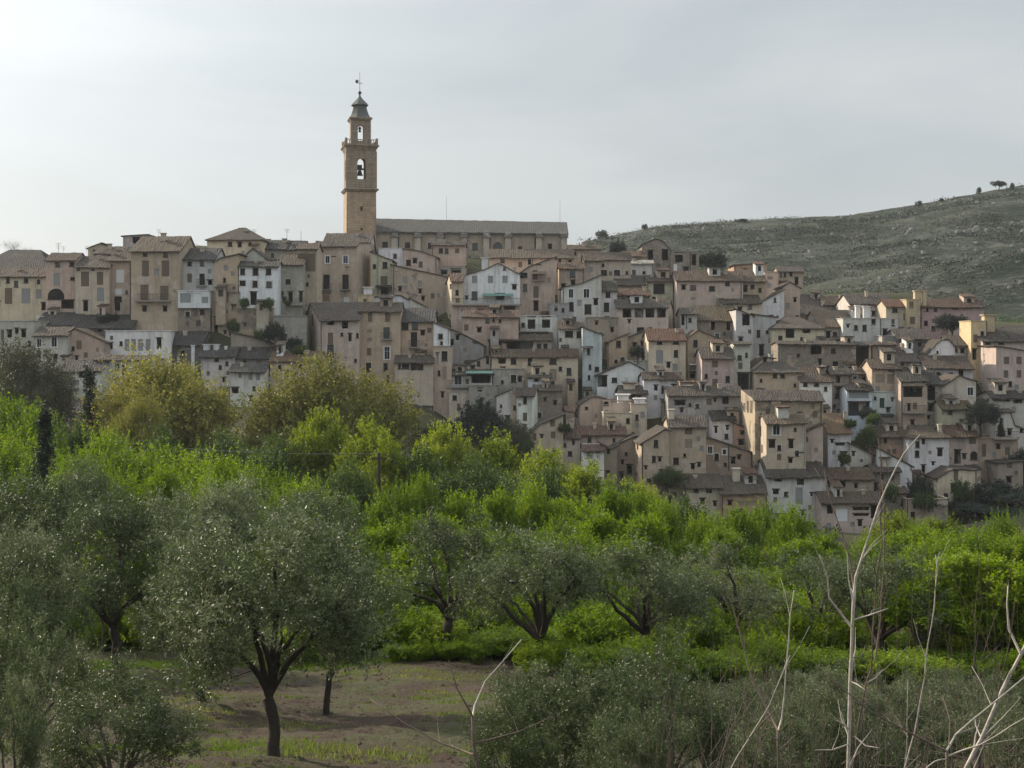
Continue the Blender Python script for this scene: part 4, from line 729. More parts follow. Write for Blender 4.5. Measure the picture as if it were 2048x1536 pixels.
tan cliff house under the hanging balcony with three slits | 898 948 783 880 | f | B3 | 917 814 6 13 s;890 800 5 9 v;935 815 5 9 v | D=219 dp=5 pp=0.1
bright yellow cube house in the middle of the upper slope | 716 746 590 640 | f | Y0 | 730 604 7 13 s | D=238 dp=6 ch=736,574,16 cc=W
white low house with rounded wall right of the yellow cube | 744 828 598 635 | g:744,594;800,590;828,606 | W1 | 766 603 8 8;800 612 6 7 v | D=240 dp=7
grey white slope roofed house above the dark slate roof | 820 868 612 640 | g:820,596;868,622 | L3 | 852 618 5 8 | D=239 dp=8
grey walled house climbing right of the white cube room | 896 968 665 735 | g:896,655;925,668;968,690 | G3 | 915 675 7 9 v;952 683 9 9 v;930 700 7 9 x | D=230 dp=8
white parapet house in the gap left of the pink house | 934 980 668 700 | g:934,664;980,684 | W2 | 950 680 8 8 v | D=233 dp=4
broad white modern building with pale glass strips on the left terrace | 211 342 662 712 | f | W0 | 254 690 9 22 g;267 690 9 22 g;281 690 9 22 g;296 690 9 22 g;318 687 9 20 v | D=214 dp=8 pp=0.3 xr=352
flat roofed grey house with a white roof terrace at the left edge | -40 68 642 705 | f | L2 | 19 668 9 14 v;47 667 9 15 v;5 670 6 20 s | D=214 dp=9 pp=0.7
small cream house with white framed windows left of the modern building | 68 136 671 725 | e655k | L1 | 78 686 9 16 w;108 684 10 19 w;110 716 8 12 v | D=211 dp=8
tan gable house left of the broad white building | 128 212 680 728 | g:128,670;150,656;212,684 | T1 | 158 690 10 17 s;153 716 6 7 v;195 700 6 8 x | D=212 dp=9
grey roofs cluster under the cliff houses on the left | 70 150 650 675 | e626s | G2 | 90 655 7 8 v;120 656 7 8 v | D=220 dp=14 ch=82,632,12/115,636,10 cc=W
dark slate roofed barn below the pink fronts | 148 262 655 680 | e630s | D2 | 200 660 8 8 v | D=219 dp=16 ch=176,640,5
long white grey house under a flat brown roof beside the cypress | 190 305 719 790 | e711k | L1 | 205 734 9 8 v;249 738 9 19;285 735 8 10;230 760 6 8 v | D=205 dp=6
bluish white house with stacked balconies left of the small cypress | 112 204 742 830 | e722s | L1 | 137 786 15 21 v;128 752 22 7 v;170 751 24 9 v;140 765 34 10 g | D=202 dp=9 lg=114,158,775
low grey roof at the edge of the trees under the bluish house | 56 182 824 850 | e799s | N2 | 120 838 8 9 v | D=196 dp=14
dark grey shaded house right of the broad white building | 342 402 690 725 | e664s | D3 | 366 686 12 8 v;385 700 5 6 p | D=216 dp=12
pale house with a round vent under a dark low roof between the brown crowns | 402 468 712 790 | e694s | L1 | 433 718 8 9;448 760 6 9 v | D=209 dp=10 ch=386,690,6/452,692,5/414,688,12/433,688,10 cc=W
slate roofed house with a white dormer between the brown crowns | 466 544 716 742 | e695s | G2 | 489 721 7 9 v;499 717 12 9 p;517 722 9 9 x | D=210 dp=11
grey annex with tall blind windows between the brown crowns | 460 530 742 810 | e728s | L2 | 501 752 8 15 g;516 752 8 16 g;470 781 13 11 v;480 752 6 8 x | D=205 dp=8
long brown roofed house behind the right brown crown | 540 640 722 770 | e704b | B1 | 560 735 7 9;600 733 7 9 | D=208 dp=10
tan terrace retaining wall under the white cube house | 474 546 617 672 | f | T4 | 511 622 9 7 x;490 650 5 6 v | D=222 dp=4 pp=0.05 n=terrace_wall c=wall
smooth grey retaining wall right of the tan terrace wall | 546 613 632 700 | f | G1 | 560 622 8 8 v | D=221 dp=4 pp=0.05 n=terrace_wall c=wall
low rubble wall stepping down in front of the terrace walls | 462 552 668 700 | g:462,664;500,672;552,688 | S4 | | D=216 dp=2 n=terrace_wall c=wall
rough stone wall between the church terrace and the skyline ruin | 1200 1262 512 530 | g:1200,505;1262,512 | S5 | | D=288 dp=2 n=garden_wall c=wall
pale garden wall sloping down beside the brick patched house | 1756 1824 908 945 | g:1756,896;1824,932 | W1 | | D=200 dp=1.0 n=garden_wall c=wall
white stone wall high on the scrub slope at the right edge | 2020 2090 590 604 | g:2020,572;2090,566 | W2 | | D=345 dp=1.5 n=garden_wall c=wall
""".strip().splitlines()
for r_ in ROWS: build_row(r_)
# ---------------------------------------------------------------- church
def ngon_ring(V, cx, cy, z, r, n, rot): 
    b = len(V)
    for k in range(n):
        a = rot + 2 * math.pi * k / n; V.append((cx + r * math.cos(a), cy + r * math.sin(a), z))
    return b
def lathe(prof, n, rot, cx=0, cy=0):
    V, Fc = [], []; bs = [ngon_ring(V, cx, cy, z, r, n, rot) for r, z in prof]
    for a, b in zip(bs, bs[1:]):
        for k in range(n): Fc.append((a + k, a + (k + 1) % n, b + (k + 1) % n, b + k))
    Fc.append(tuple(bs[0] + k for k in reversed(range(n)))); Fc.append(tuple(bs[-1] + k for k in range(n)))
    return V, Fc
TD = 300.0
tw = empty('church_tower', (X_(719.5, TD + 3.2), TD + 3.2, Z_(485, TD)), 'tall square stone bell tower with a stepped lantern top and iron cross', 'tower')
TY = R(12.5)
def rotv(V, loc): 
    c, s = math.cos(TY), math.sin(TY)
    return [(x * c - y * s, x * s + y * c, z - loc) for x, y, z in V]
tz0 = tw.location.z; zt = lambda py: Z_(py, TD + 1.0)
SQ = math.pi / 4
def prism(name, prof, n, mat, rot=SQ, par=tw, bev=None):
    k = math.sqrt(2) if n == 4 else 1.0 / math.cos(math.pi / n)
    V, Fc = lathe([(r * k, z) for r, z in prof], n, rot); return obj(name, rotv(V, tz0), Fc, [mat], par)
hw = 3.05
prism('lower_shaft', [(hw + .05, zt(486)), (hw, zt(384))], 4, M_stone)
def holed_shaft(name, r, z0, z1, hole, mat, thick=0.9):
    V, Fc = [], []
    for k in range(4):
        a = k * math.pi / 2; c, s = math.cos(a), math.sin(a); rt = lambda x, y: (x * c - y * s, x * s + y * c)
        for rr, dd, sh in ((r, thick, 0),):
            P, Q = rt(-rr, -rr), rt(rr, -rr)
            hs = [hole] if k in (0, 2) else [(hole[0], hole[1], hole[2], hole[3], 'a')]
            if k == 2: hs = [(2 * r - hole[1] - .2, 2 * r - hole[0] + .2, hole[2] + .3, hole[3] + .8, 'a')]
            panel(V, Fc, P, Q, z0, [(0, z1), (2 * rr, z1)], hs, (-(P[0] + Q[0]), -(P[1] + Q[1])), dd)
    b = len(V); V += [(-r, -r, z0), (r, -r, z0), (r, r, z0), (-r, r, z0), (-r, -r, z1), (r, -r, z1), (r, r, z1), (-r, r, z1)]
    Fc += [(b, b + 3, b + 2, b + 1), (b + 4, b + 5, b + 6, b + 7)]
    return obj(name, rotv(V, tz0), Fc, [mat], tw)
s0, s1 = hw - 0.86, hw + 0.86
holed_shaft('belfry', hw - .05, zt(378), zt(299), (s0, s1, zt(359), zt(318), 'a'), M_darkst, .5)
prism('cornice', [(hw, zt(385)), (hw + .25, zt(383)), (hw + .55, zt(380)), (hw + .55, zt(378.5)), (hw + .1, zt(377))], 4, M_darkst)
prism('cornice', [(hw - .05, zt(303)), (hw + .15, zt(299)), (hw + .3, zt(296)), (hw + .62, zt(293)), (hw + .62, zt(291)), (hw, zt(290))], 4, M_darkst)
for sx in (-1, 1):                       # corner pilasters of the belfry
    V, Fc = [], []; box(V, Fc, sx * hw - .42 - sx * .25, sx * hw + .42 - sx * .25, -hw - .09, -hw + .5, zt(377), zt(303)); obj('pilaster', rotv(V, tz0), Fc, [M_darkst], tw)
# balustrade round the upper walk
V, Fc = [], []; rb = hw + .25
for k in range(4):
    a = k * math.pi / 2; c, s = math.cos(a), math.sin(a)
    def addb(x0, x1, y0, y1, z0, z1):
        b = len(V); box(V, Fc, x0, x1, y0, y1, z0, z1)
        for i in range(b, len(V)): x, y, z = V[i]; V[i] = (x * c - y * s, x * s + y * c, z)
    addb(-rb + .01, rb - .01, -rb, -rb + .16, zt(281), zt(279.6)); addb(-rb + .02, rb - .02, -rb + .01, -rb + .17, zt(290.0), zt(288.8))
    for i in range(14): x = -rb + .35 + (2 * rb - .7) * i / 13; addb(x - .06, x + .06, -rb + .02, -rb + .14, zt(288.8), zt(281))
    addb(-rb - .12, -rb + .30, -rb - .12, -rb + .30, zt(290.0), zt(277.5))
obj('balustrade', rotv(V, tz0), Fc, [M_darkst], tw)
# lantern (eight sided look: square with cut corners), open arch through it
holed_shaft('lantern', 1.88, zt(289.6), zt(240), (1.88 - .62, 1.88 + .62, zt(281), zt(251), 'a'), M_darkst, 0.6)
for sx in (-1, 1):
    V, Fc = [], []; box(V, Fc, sx * 1.88 - .22, sx * 1.88 + .22, -2.1, -1.6, zt(289.6), zt(241)); obj('pilaster', rotv(V, tz0), Fc, [M_darkst], tw)
prism('cornice', [(1.9, zt(242)), (2.15, zt(239)), (2.4, zt(236.5)), (2.4, zt(234.5)), (1.9, zt(233))], 4, M_darkst)
prism('lantern_roof', [(2.2, zt(233.5)), (1.78, zt(226)), (1.45, zt(216)), (1.3, zt(209))], 8, M_slate, math.pi / 8)
prism('spire', [(1.35, zt(210.5)), (1.75, zt(207.5)), (1.5, zt(204)), (1.02, zt(199)), (.55, zt(194)), (.22, zt(189.5)), (.14, zt(185))], 8, M_slate, math.pi / 8)
prism('finial_ball', [(.05, zt(185.2)), (.3, zt(184)), (.38, zt(181.8)), (.28, zt(179.5)), (.05, zt(178))], 8, M_iron)
V, Fc = [], []; tube(V, Fc, [(0, 0, zt(178)), (0, 0, zt(139))], [.055, .03], 6)
box(V, Fc, -.62, .62, -.03, .03, zt(163), zt(162)); obj('iron_cross', rotv(V, tz0), Fc, [M_iron], tw)
V, Fc = [], []; v2, f2 = lathe([(.05, -.38), (.3, -.2), (.36, 0), (.3, .2), (.05, .38)], 8, 0); b = len(V); V += [(x - .62, y, z + zt(159)) for x, y, z in v2]; Fc += [tuple(i + b for i in f) for f in f2]
tube(V, Fc, [(-.62, 0, zt(159)), (0, 0, zt(158))], [.04, .04], 5); obj('weather_vane', rotv(V, tz0), Fc, [M_iron], tw)
for py, h_ in ((418, 1.0), (459, .6)):
    V, Fc = [], []; box(V, Fc, -.32, .32, -hw - .10, -hw - .02, zt(py) - h_ / 2, zt(py) + h_ / 2); b = len(V)
    box(V, Fc, -.18, .18, -hw - .13, -hw - .1005, zt(py) - h_ / 2 + .12, zt(py) + h_ / 2 - .12); obj('window', rotv(V, tz0), Fc, [M_darkst, M_glass], tw, mi=[0] * 6 + [1] * 6)
bell_prof = [(.62, 0), (.60, .06), (.46, .3), (.38, .6), (.34, .85), (.2, 1.0), (.06, 1.08)]
for nm, py, sc_, lab in (('bell', 351, 1.12, 'large bronze bell hanging in the main arch of the tower'), ('bell', 264, .55, 'small bell hanging in the lantern arch of the tower')):
    V, Fc = lathe([(r * sc_, z * sc_) for r, z in bell_prof], 14, 0); box(V, Fc, -.72 * sc_, .72 * sc_, -.14, .14, 1.02 * sc_, 1.35 * sc_); box(V, Fc, -.42 * sc_, .42 * sc_, -.13, .13, 1.3501 * sc_, 2.0 * sc_)
    V2 = V; o = obj(nm, V2, Fc, [M_bronze]); o.location = (tw.location.x, tw.location.y, Z_(py, TD + 3)); tag(o, lab, 'bell')

ND = 302.0; xl, xr = X_(741, ND), X_(1134, ND)
ch = empty('church', ((xl + xr) / 2, ND, Z_(500, ND)), 'long stone church nave with one plain tiled roof and stub buttresses', 'church')
cl = ch.location; sub = lambda Vs: [(v[0] - cl.x, v[1] - cl.y, v[2] - cl.z) for v in Vs]
V, Fc = [], []; P, Q = (xl, ND), (xr, ND); Ln = xr - xl; DPn = 17.0
zeL, zeR = Z_(462, ND), Z_(466.5, ND); zrL, zrR = Z_(437, ND + 8), Z_(444.5, ND + 8)
ws = [(770, 489, 11, 11, 'd'), (815, 490, 10, 11, 'd'), (860, 491, 9, 11, 'd'), (950, 493, 11, 14, 'd'), (995, 497, 19, 26, 'a'), (1040, 497, 8, 9, 'd'), (1100, 492, 8, 10, 'd')]
hs = []
for (x, y, w_, h_, k) in ws:
    a, z1 = ray_on(x - w_ / 2, y - h_ / 2, P, Q); b, _ = ray_on(x + w_ / 2, y, P, Q); _, z0 = ray_on(x, y + h_ / 2, P, Q); hs.append((a, b, z0, z1, k))
ok, pt, u, n = panel(V, Fc, P, Q, Z_(540, ND), [(0, zeL), (Ln, zeR)], hs, (0, 1), .5)
for A, B, pr in (((xl, ND), (xl, ND + DPn), [(0, zeL), (8, zrL), (DPn, zeL)]), ((xr, ND), (xr, ND + DPn), [(0, zeR), (8, zrR), (DPn, zeR)]), ((xl, ND + DPn), (xr, ND + DPn), [(0, zeL), (Ln, zeR)])):
    panel(V, Fc, A, B, Z_(540, ND), pr, [], ((xl + xr) / 2 - A[0], ND + 8 - A[1]), .3)
obj('wall', sub(V), Fc, [M_wall], ch, color=(.44, .365, .285, .12))
for h in ok: fit_window(ch, cl, pt, h, h[4], None)
V, Fc, UV = [], [], []
plate(V, Fc, UV, (xl - .1, ND - .6, zeL - .1), (xr + .3, ND - .6, zeR - .1), (xr + .3, ND + 8, zrR), (xl - .1, ND + 8, zrL), .3, 40, 4, .05)
plate(V, Fc, UV, (xr + .3, ND + DPn + .5, zeR - .1), (xl - .1, ND + DPn + .5, zeL - .1), (xl - .1, ND + 8, zrL), (xr + .3, ND + 8, zrR), .3, 40, 4, .05)
ro = obj('roof', sub(V), Fc, [M_roof], ch, color=(.075, .075, .073, .1)); set_uv(ro, UV)
for px in (790, 836, 881, 928, 973, 1016, 1078, 1128):
    x = X_(px, ND); V, Fc = [], []; zt1 = Z_(476, ND); box(V, Fc, x - .62, x + .62, ND - 1.2, ND - .01, Z_(530, ND), zt1)
    obj('buttress', sub(V), Fc, [M_wall], ch, color=(.50, .45, .38, .05)); V, Fc = [], []
    b = len(V); zc = Z_(468, ND); V += [(x - .9, ND - 1.45, zt1 + .01), (x + .9, ND - 1.45, zt1 + .01), (x + .9, ND - .02, zt1 + .01), (x - .9, ND - .02, zt1 + .01), (x - .55, ND - 1.0, zc), (x + .55, ND - 1.0, zc), (x + .6, ND - .02, zc + .5), (x - .6, ND - .02, zc + .5)]
    for f in ((0, 3, 2, 1), (4, 5, 6, 7), (0, 1, 5, 4), (1, 2, 6, 5), (2, 3, 7, 6), (3, 0, 4, 7)): Fc.append(f)
    obj('buttress_cap', sub(V), Fc, [M_wall], ch, color=(.11, .10, .09, .1))
for px in (797, 889, 980, 1070):
    x = X_(px, ND); V, Fc = [], []; tube(V, Fc, [(x, ND - .12, Z_(466, ND)), (x, ND - .12, Z_(520, ND))], [.09, .09], 6); obj('drainpipe', sub(V), Fc, [M_iron], ch)
anchors.append((cl.x, ND - 3, Z_(512, ND))); anchors.append((xl, ND, Z_(505, ND))); anchors.append((xr, ND, Z_(508, ND))); anchors.append((tw.location.x, ND, Z_(492, ND)))
# masts on the skyline
def mast(px, y0, y1, D, lab, arms=0, r=.035):
    V, Fc = [], []; z0, z1 = Z_(y1, D), Z_(y0, D); tube(V, Fc, [(0, 0, 0), (0, 0, z1 - z0)], [r, r * .7], 5)
    for k in range(arms):
        z = (z1 - z0) * (1 - .12 * k) - .05; box(V, Fc, -.45 + .07 * k, .45 - .07 * k, -.02, .02, z - .02, z + .02)
    o = obj('antenna', V, Fc, [M_iron]); o.location = (X_(px, D), D, z0); tag(o, lab, 'antenna')
mast(117, 486, 516, 231, 'television aerial on the roof of the arched loggia house', 4)
mast(602, 462, 486, 241, 'thin aerial over the low grey roofs left of the tall tan block')
mast(893, 392, 442, 309, 'hair thin mast rising from the church roof ridge', 0, .03)
mast(1120, 400, 446, 309, 'faint thin mast near the far end of the church roof', 0, .03)
mast(508, 459, 484, 240, 'small aerial beside the pyramid roof', 3)
mast(574, 458, 482, 243, 'short aerial on the low grey house behind the white cube house', 3)
mast(1494, 592, 622, 239, 'aerial over the grey white house with the open attic', 3)
mast(1029, 534, 556, 246, 'short aerial at the corner of the white gabled house', 3)

# ---------------------------------------------------------------- ground
PROF_D = [-80, 0, 10, 28, 44, 60, 90, 130, 160, 182]
PROF_Z = [0.5, -2.0, -4.4, -7.9, -9.8, -11.6, -14.6, -19.5, -22.5, -24.5]
for px, py, D in ((-500, 830, 200), (-200, 830, 200), (2300, 1000, 205), (2600, 950, 215), (2300, 750, 235), (-400, 640, 228), (-400, 540, 250), (100, 505, 262), (400, 485, 270), (600, 495, 285), (1000, 500, 325), (1400, 540, 320), (2100, 640, 300), (2500, 640, 300), (1750, 580, 300),
                  (-600, 520, 300), (0, 520, 330), (700, 500, 340), (60, 860, 192), (300, 840, 190), (500, 850, 190), (700, 900, 190), (900, 930, 188)):
    x, y, z = at(px, py, D); anchors.append((x, y, z))
AN = np.array(anchors)
def ground_z(x, y):
    x = np.asarray(x, float); y = np.asarray(y, float); sh = x.shape; x = x.ravel(); y = y.ravel()
    zf = np.interp(y, PROF_D, PROF_Z)
    zf = zf + np.clip((-x) / 60.0, -0.4, 1.2) * np.clip((y - 60) / 100, 0, 1) * 7.0 + 0.12 * np.sin(x * .31 + y * .17) + 0.08 * np.sin(x * .83 - y * .47)
    d2 = (x[:, None] - AN[None, :, 0]) ** 2 + 1.6 * (y[:, None] - AN[None, :, 1]) ** 2 + 9.0
    wt = d2 ** -2.0; zv = (wt * AN[None, :, 2]).sum(1) / wt.sum(1) - 0.6
    t = np.clip((y - 166) / 24.0, 0, 1); t = t * t * (3 - 2 * t)
    z = zf * (1 - t) + zv * t
    far = np.clip((y - 330) / 120.0, 0, 1); z = z * (1 - far) + (-12.0) * far
    return z.reshape(sh)
def gz(x, y): return float(ground_z(np.array([x]), np.array([y]))[0])
ys = np.concatenate([np.arange(-80, 14, 4.0), np.arange(14, 62, 0.3), np.arange(62, 166, 3), np.arange(166, 330, 2.0), np.arange(330, 700, 15), np.array([800, 1000, 1400, 2000, 3000])])
xs = np.concatenate([[-2500, -1200, -700, -450, -300, -220], np.arange(-160, -20, 3.0), np.arange(-20, 20, 0.3), np.arange(20, 160, 3.0), [220, 300, 450, 700, 1200, 2500]])
GX, GY = np.meshgrid(xs, ys); GZ = ground_z(GX, GY)
near = (GY < 66) & (np.abs(GX) < 30); GZ = GZ + near * (rng.normal(0, 0.03, GZ.shape) + .05 * np.sin(GX * 2.1 + GY * 5.2) * np.sin(GX * .7))
nx, ny = len(xs), len(ys)
idx = np.arange(nx * ny).reshape(ny, nx); Q = np.stack([idx[:-1, :-1], idx[:-1, 1:], idx[1:, 1:], idx[1:, :-1]], -1).reshape(-1, 4)
def ground_mat():
    m, t, p, o = newmat('soil_and_grass'); v, _ = ocoord(t, False)
    a = noise(t, v, 0.28, 5, .65, .8); b = noise(t, v, 1.9, 6, .7); c = noise(t, v, 11, 4, .65)
    soil = mixc(t, b, (.023, .0145, .0098), (.056, .036, .025)); soil = mixc(t, mrange(t, c, .35, .75, 0, .5), soil, (.07, .05, .038))
    grass = mixc(t, c, (.02, .027, .008), (.072, .068, .03))
    f = mrange(t, math_(t, 'ADD', math_(t, 'MULTIPLY', a, .65), math_(t, 'MULTIPLY', b, .35)), .47, .58, 0, 1)
    sy = N(t, 'ShaderNodeSeparateXYZ'); t.links.new(v, sy.inputs[0])
    f = math_(t, 'MAXIMUM', f, mrange(t, sy.outputs[1], 56, 74, 0, .85))       # meadow beyond the tilled grove
    t.links.new(mixc(t, f, soil, grass), p.inputs['Base Color']); p.inputs['Roughness'].default_value = .95
    bump(t, p, math_(t, 'ADD', b, math_(t, 'MULTIPLY', c, .5)), 0.8, .12); return m
M_ground = ground_mat()
g = link('ground', mesh_np('ground', np.stack([GX, GY, GZ], -1).reshape(-1, 3), Q, [M_ground])); g['kind'] = 'structure'; g.data.polygons.foreach_set('use_smooth', [True] * len(g.data.polygons))

# ---------------------------------------------------------------- scrub hill behind the right half of the town
RX = [-60, -20, 12, 30, 57, 98, 140, 171, 212, 300, 420, 600, 900]
RZ = [-14, -6, 22, 45, 50.7, 53.8, 55.9, 61.0, 68.2, 84, 100, 112, 120]
def fbm(x, y, seed):
    r = np.random.default_rng(seed); z = 0; a = 1.0; f = 1.0
    for _ in range(5):
        th = r.uniform(0, 6.28); ph = r.uniform(0, 6.28, 2)
        z = z + a * np.sin((x * math.cos(th) + y * math.sin(th)) * f + ph[0]) * np.sin((-x * math.sin(th) + y * math.cos(th)) * f * 1.13 + ph[1]); a *= .55; f *= 2.03
    return z
def hill_z(x, y):
    zr = np.interp(x / .9, RX, RZ) * .9; v = (y - 310) / 230.0
    up = np.clip(v, 0, 1); z0 = 2 + np.clip((x - 60) / 60, 0, 1) * 3
    prof = up ** 0.92
    z = z0 + (zr - z0) * prof
    back = np.clip((y - 540) / 500.0, 0, 1); z = z - back * back * (zr + 20) * 1.0
    z = z + fbm(x / 26.0, y / 19.0, 3) * 2.2 * np.clip(v * 4, 0, 1) * np.clip((546 - y) / 60, 0.05, 1)
    spur = np.exp(-((x - 128) / 26.0) ** 2 - ((y - 352) / 22.0) ** 2) * 9.0
    return z + spur
hx = np.concatenate([np.arange(-60, 240, 3.0), np.arange(240, 900, 20)]); hy = np.concatenate([np.arange(300, 580, 2.5), np.arange(580, 1060, 20)])
HX, HYg = np.meshgrid(hx, hy); HZ = hill_z(HX, HYg) + rng.normal(0, .12, HX.shape)
nx, ny = len(hx), len(hy); idx = np.arange(nx * ny).reshape(ny, nx); Q = np.stack([idx[:-1, :-1], idx[:-1, 1:], idx[1:, 1:], idx[1:, :-1]], -1).reshape(-1, 4)
def hill_mat():
    m, t, p, o = newmat('scrub_and_limestone'); v, _ = ocoord(t, False)
    mp = N(t, 'ShaderNodeMapping'); mp.inputs['Scale'].default_value = (.55, 1.4, 2.6); t.links.new(v, mp.inputs['Vector'])
    a = noise(t, mp.outputs[0], .028, 6, .62, .7); b = noise(t, mp.outputs[0], .16, 6, .65, .4); c = noise(t, mp.outputs[0], .7, 5, .65)
    veg = mixc(t, c, (.008, .016, .010), (.024, .036, .021)); dry = mixc(t, c, (.02, .027, .016), (.052, .056, .037))
    col = mixc(t, mrange(t, a, .42, .58, 0, 1), veg, dry)
    rock = mixc(t, c, (.055, .054, .05), (.17, .164, .15)); f = mrange(t, math_(t, 'ADD', math_(t, 'MULTIPLY', b, .5), math_(t, 'MULTIPLY', c, .5)), .51, .62, 0, .8)
    t.links.new(mixc(t, f, col, rock), p.inputs['Base Color']); p.inputs['Roughness'].default_value = .95
    bump(t, p, math_(t, 'ADD', b, math_(t, 'MULTIPLY', c, .6)), 1.0, 1.2); return m
h = link('hill', mesh_np('hill', np.stack([HX, HYg, HZ], -1).reshape(-1, 3), Q, [hill_mat()])); h['kind'] = 'structure'
# ---------------------------------------------------------------- vegetation
def leaf_mat(name, cols, trans=0.35, rough=0.6, spec=0.25):
    m, t, p, o = newmat(name); at_ = N(t, 'ShaderNodeAttribute'); at_.attribute_name = 'tint'; oi = N(t, 'ShaderNodeObjectInfo')
    f = math_(t, 'ADD', math_(t, 'MULTIPLY', at_.outputs['Fac'], .66), math_(t, 'MULTIPLY', oi.outputs['Random'], .34))
    cr = N(t, 'ShaderNodeValToRGB'); t.links.new(f, cr.inputs[0]); e = cr.color_ramp.elements
    for i, c in enumerate(cols):
        if i >= 2: e.new(i / (len(cols) - 1))
    for i, c in enumerate(cols): e[i].position = i / (len(cols) - 1); e[i].color = c + (1,)
    tr = N(t, 'ShaderNodeBsdfTranslucent'); ms = N(t, 'ShaderNodeMixShader'); ms.inputs[0].default_value = trans
    hs = N(t, 'ShaderNodeHueSaturation'); hs.inputs['Saturation'].default_value = 1.15; hs.inputs['Value'].default_value = 1.25; t.links.new(cr.outputs[0], hs.inputs['Color'])
    t.links.new(cr.outputs[0], p.inputs['Base Color']); t.links.new(hs.outputs[0], tr.inputs['Color'])
    p.inputs['Roughness'].default_value = rough; p.inputs['Specular IOR Level'].default_value = spec
    t.links.new(p.outputs[0], ms.inputs[1]); t.links.new(tr.outputs[0], ms.inputs[2]); t.links.new(ms.outputs[0], o.inputs[0]); return m
L_olive = leaf_mat('olive_leaf', [(.022, .034, .010), (.046, .066, .022), (.085, .110, .046), (.25, .27, .17)], .28, .5, .35)
L_green = leaf_mat('spring_leaf', [(.032, .060, .005), (.085, .148, .006), (.15, .222, .010), (.24, .30, .022)], .45)
L_lime = leaf_mat('lime_leaf', [(.04, .062, .009), (.095, .135, .013), (.18, .225, .02), (.28, .31, .04)], .42)
L_bud = leaf_mat('budding_leaf', [(.075, .082, .02), (.14, .145, .034), (.22, .212, .05), (.32, .29, .08)], .35)
L_grey = leaf_mat('grey_twig', [(.045, .047, .026), (.075, .076, .04), (.115, .112, .062)], .15)
L_mid = leaf_mat('mid_green_leaf', [(.03, .05, .016), (.055, .085, .022), (.09, .13, .03)], .3)
L_dark = leaf_mat('dark_needle', [(.008, .016, .012), (.015, .028, .018), (.028, .045, .026)], .08)
L_scrub = leaf_mat('scrub_leaf', [(.018, .028, .017), (.03, .041, .026), (.046, .057, .037)], .1)
L_grass = leaf_mat('grass_blade', [(.05, .09, .015), (.10, .16, .025), (.19, .22, .06), (.30, .27, .13)], .35)
M_bark = flat_mat('dark_bark', (.05, .042, .035), .95, .4, 8, .1, .6)
M_bark2 = flat_mat('grey_brown_bark', (.115, .10, .085), .95, .35, 8, .1, .5)
M_pale = flat_mat('pale_grey_bark', (.36, .325, .28), .75, .5, 22, .3, .3)
M_twig = flat_mat('brown_twig_bark', (.12, .09, .075), .8, .3, 14, .2, .3)

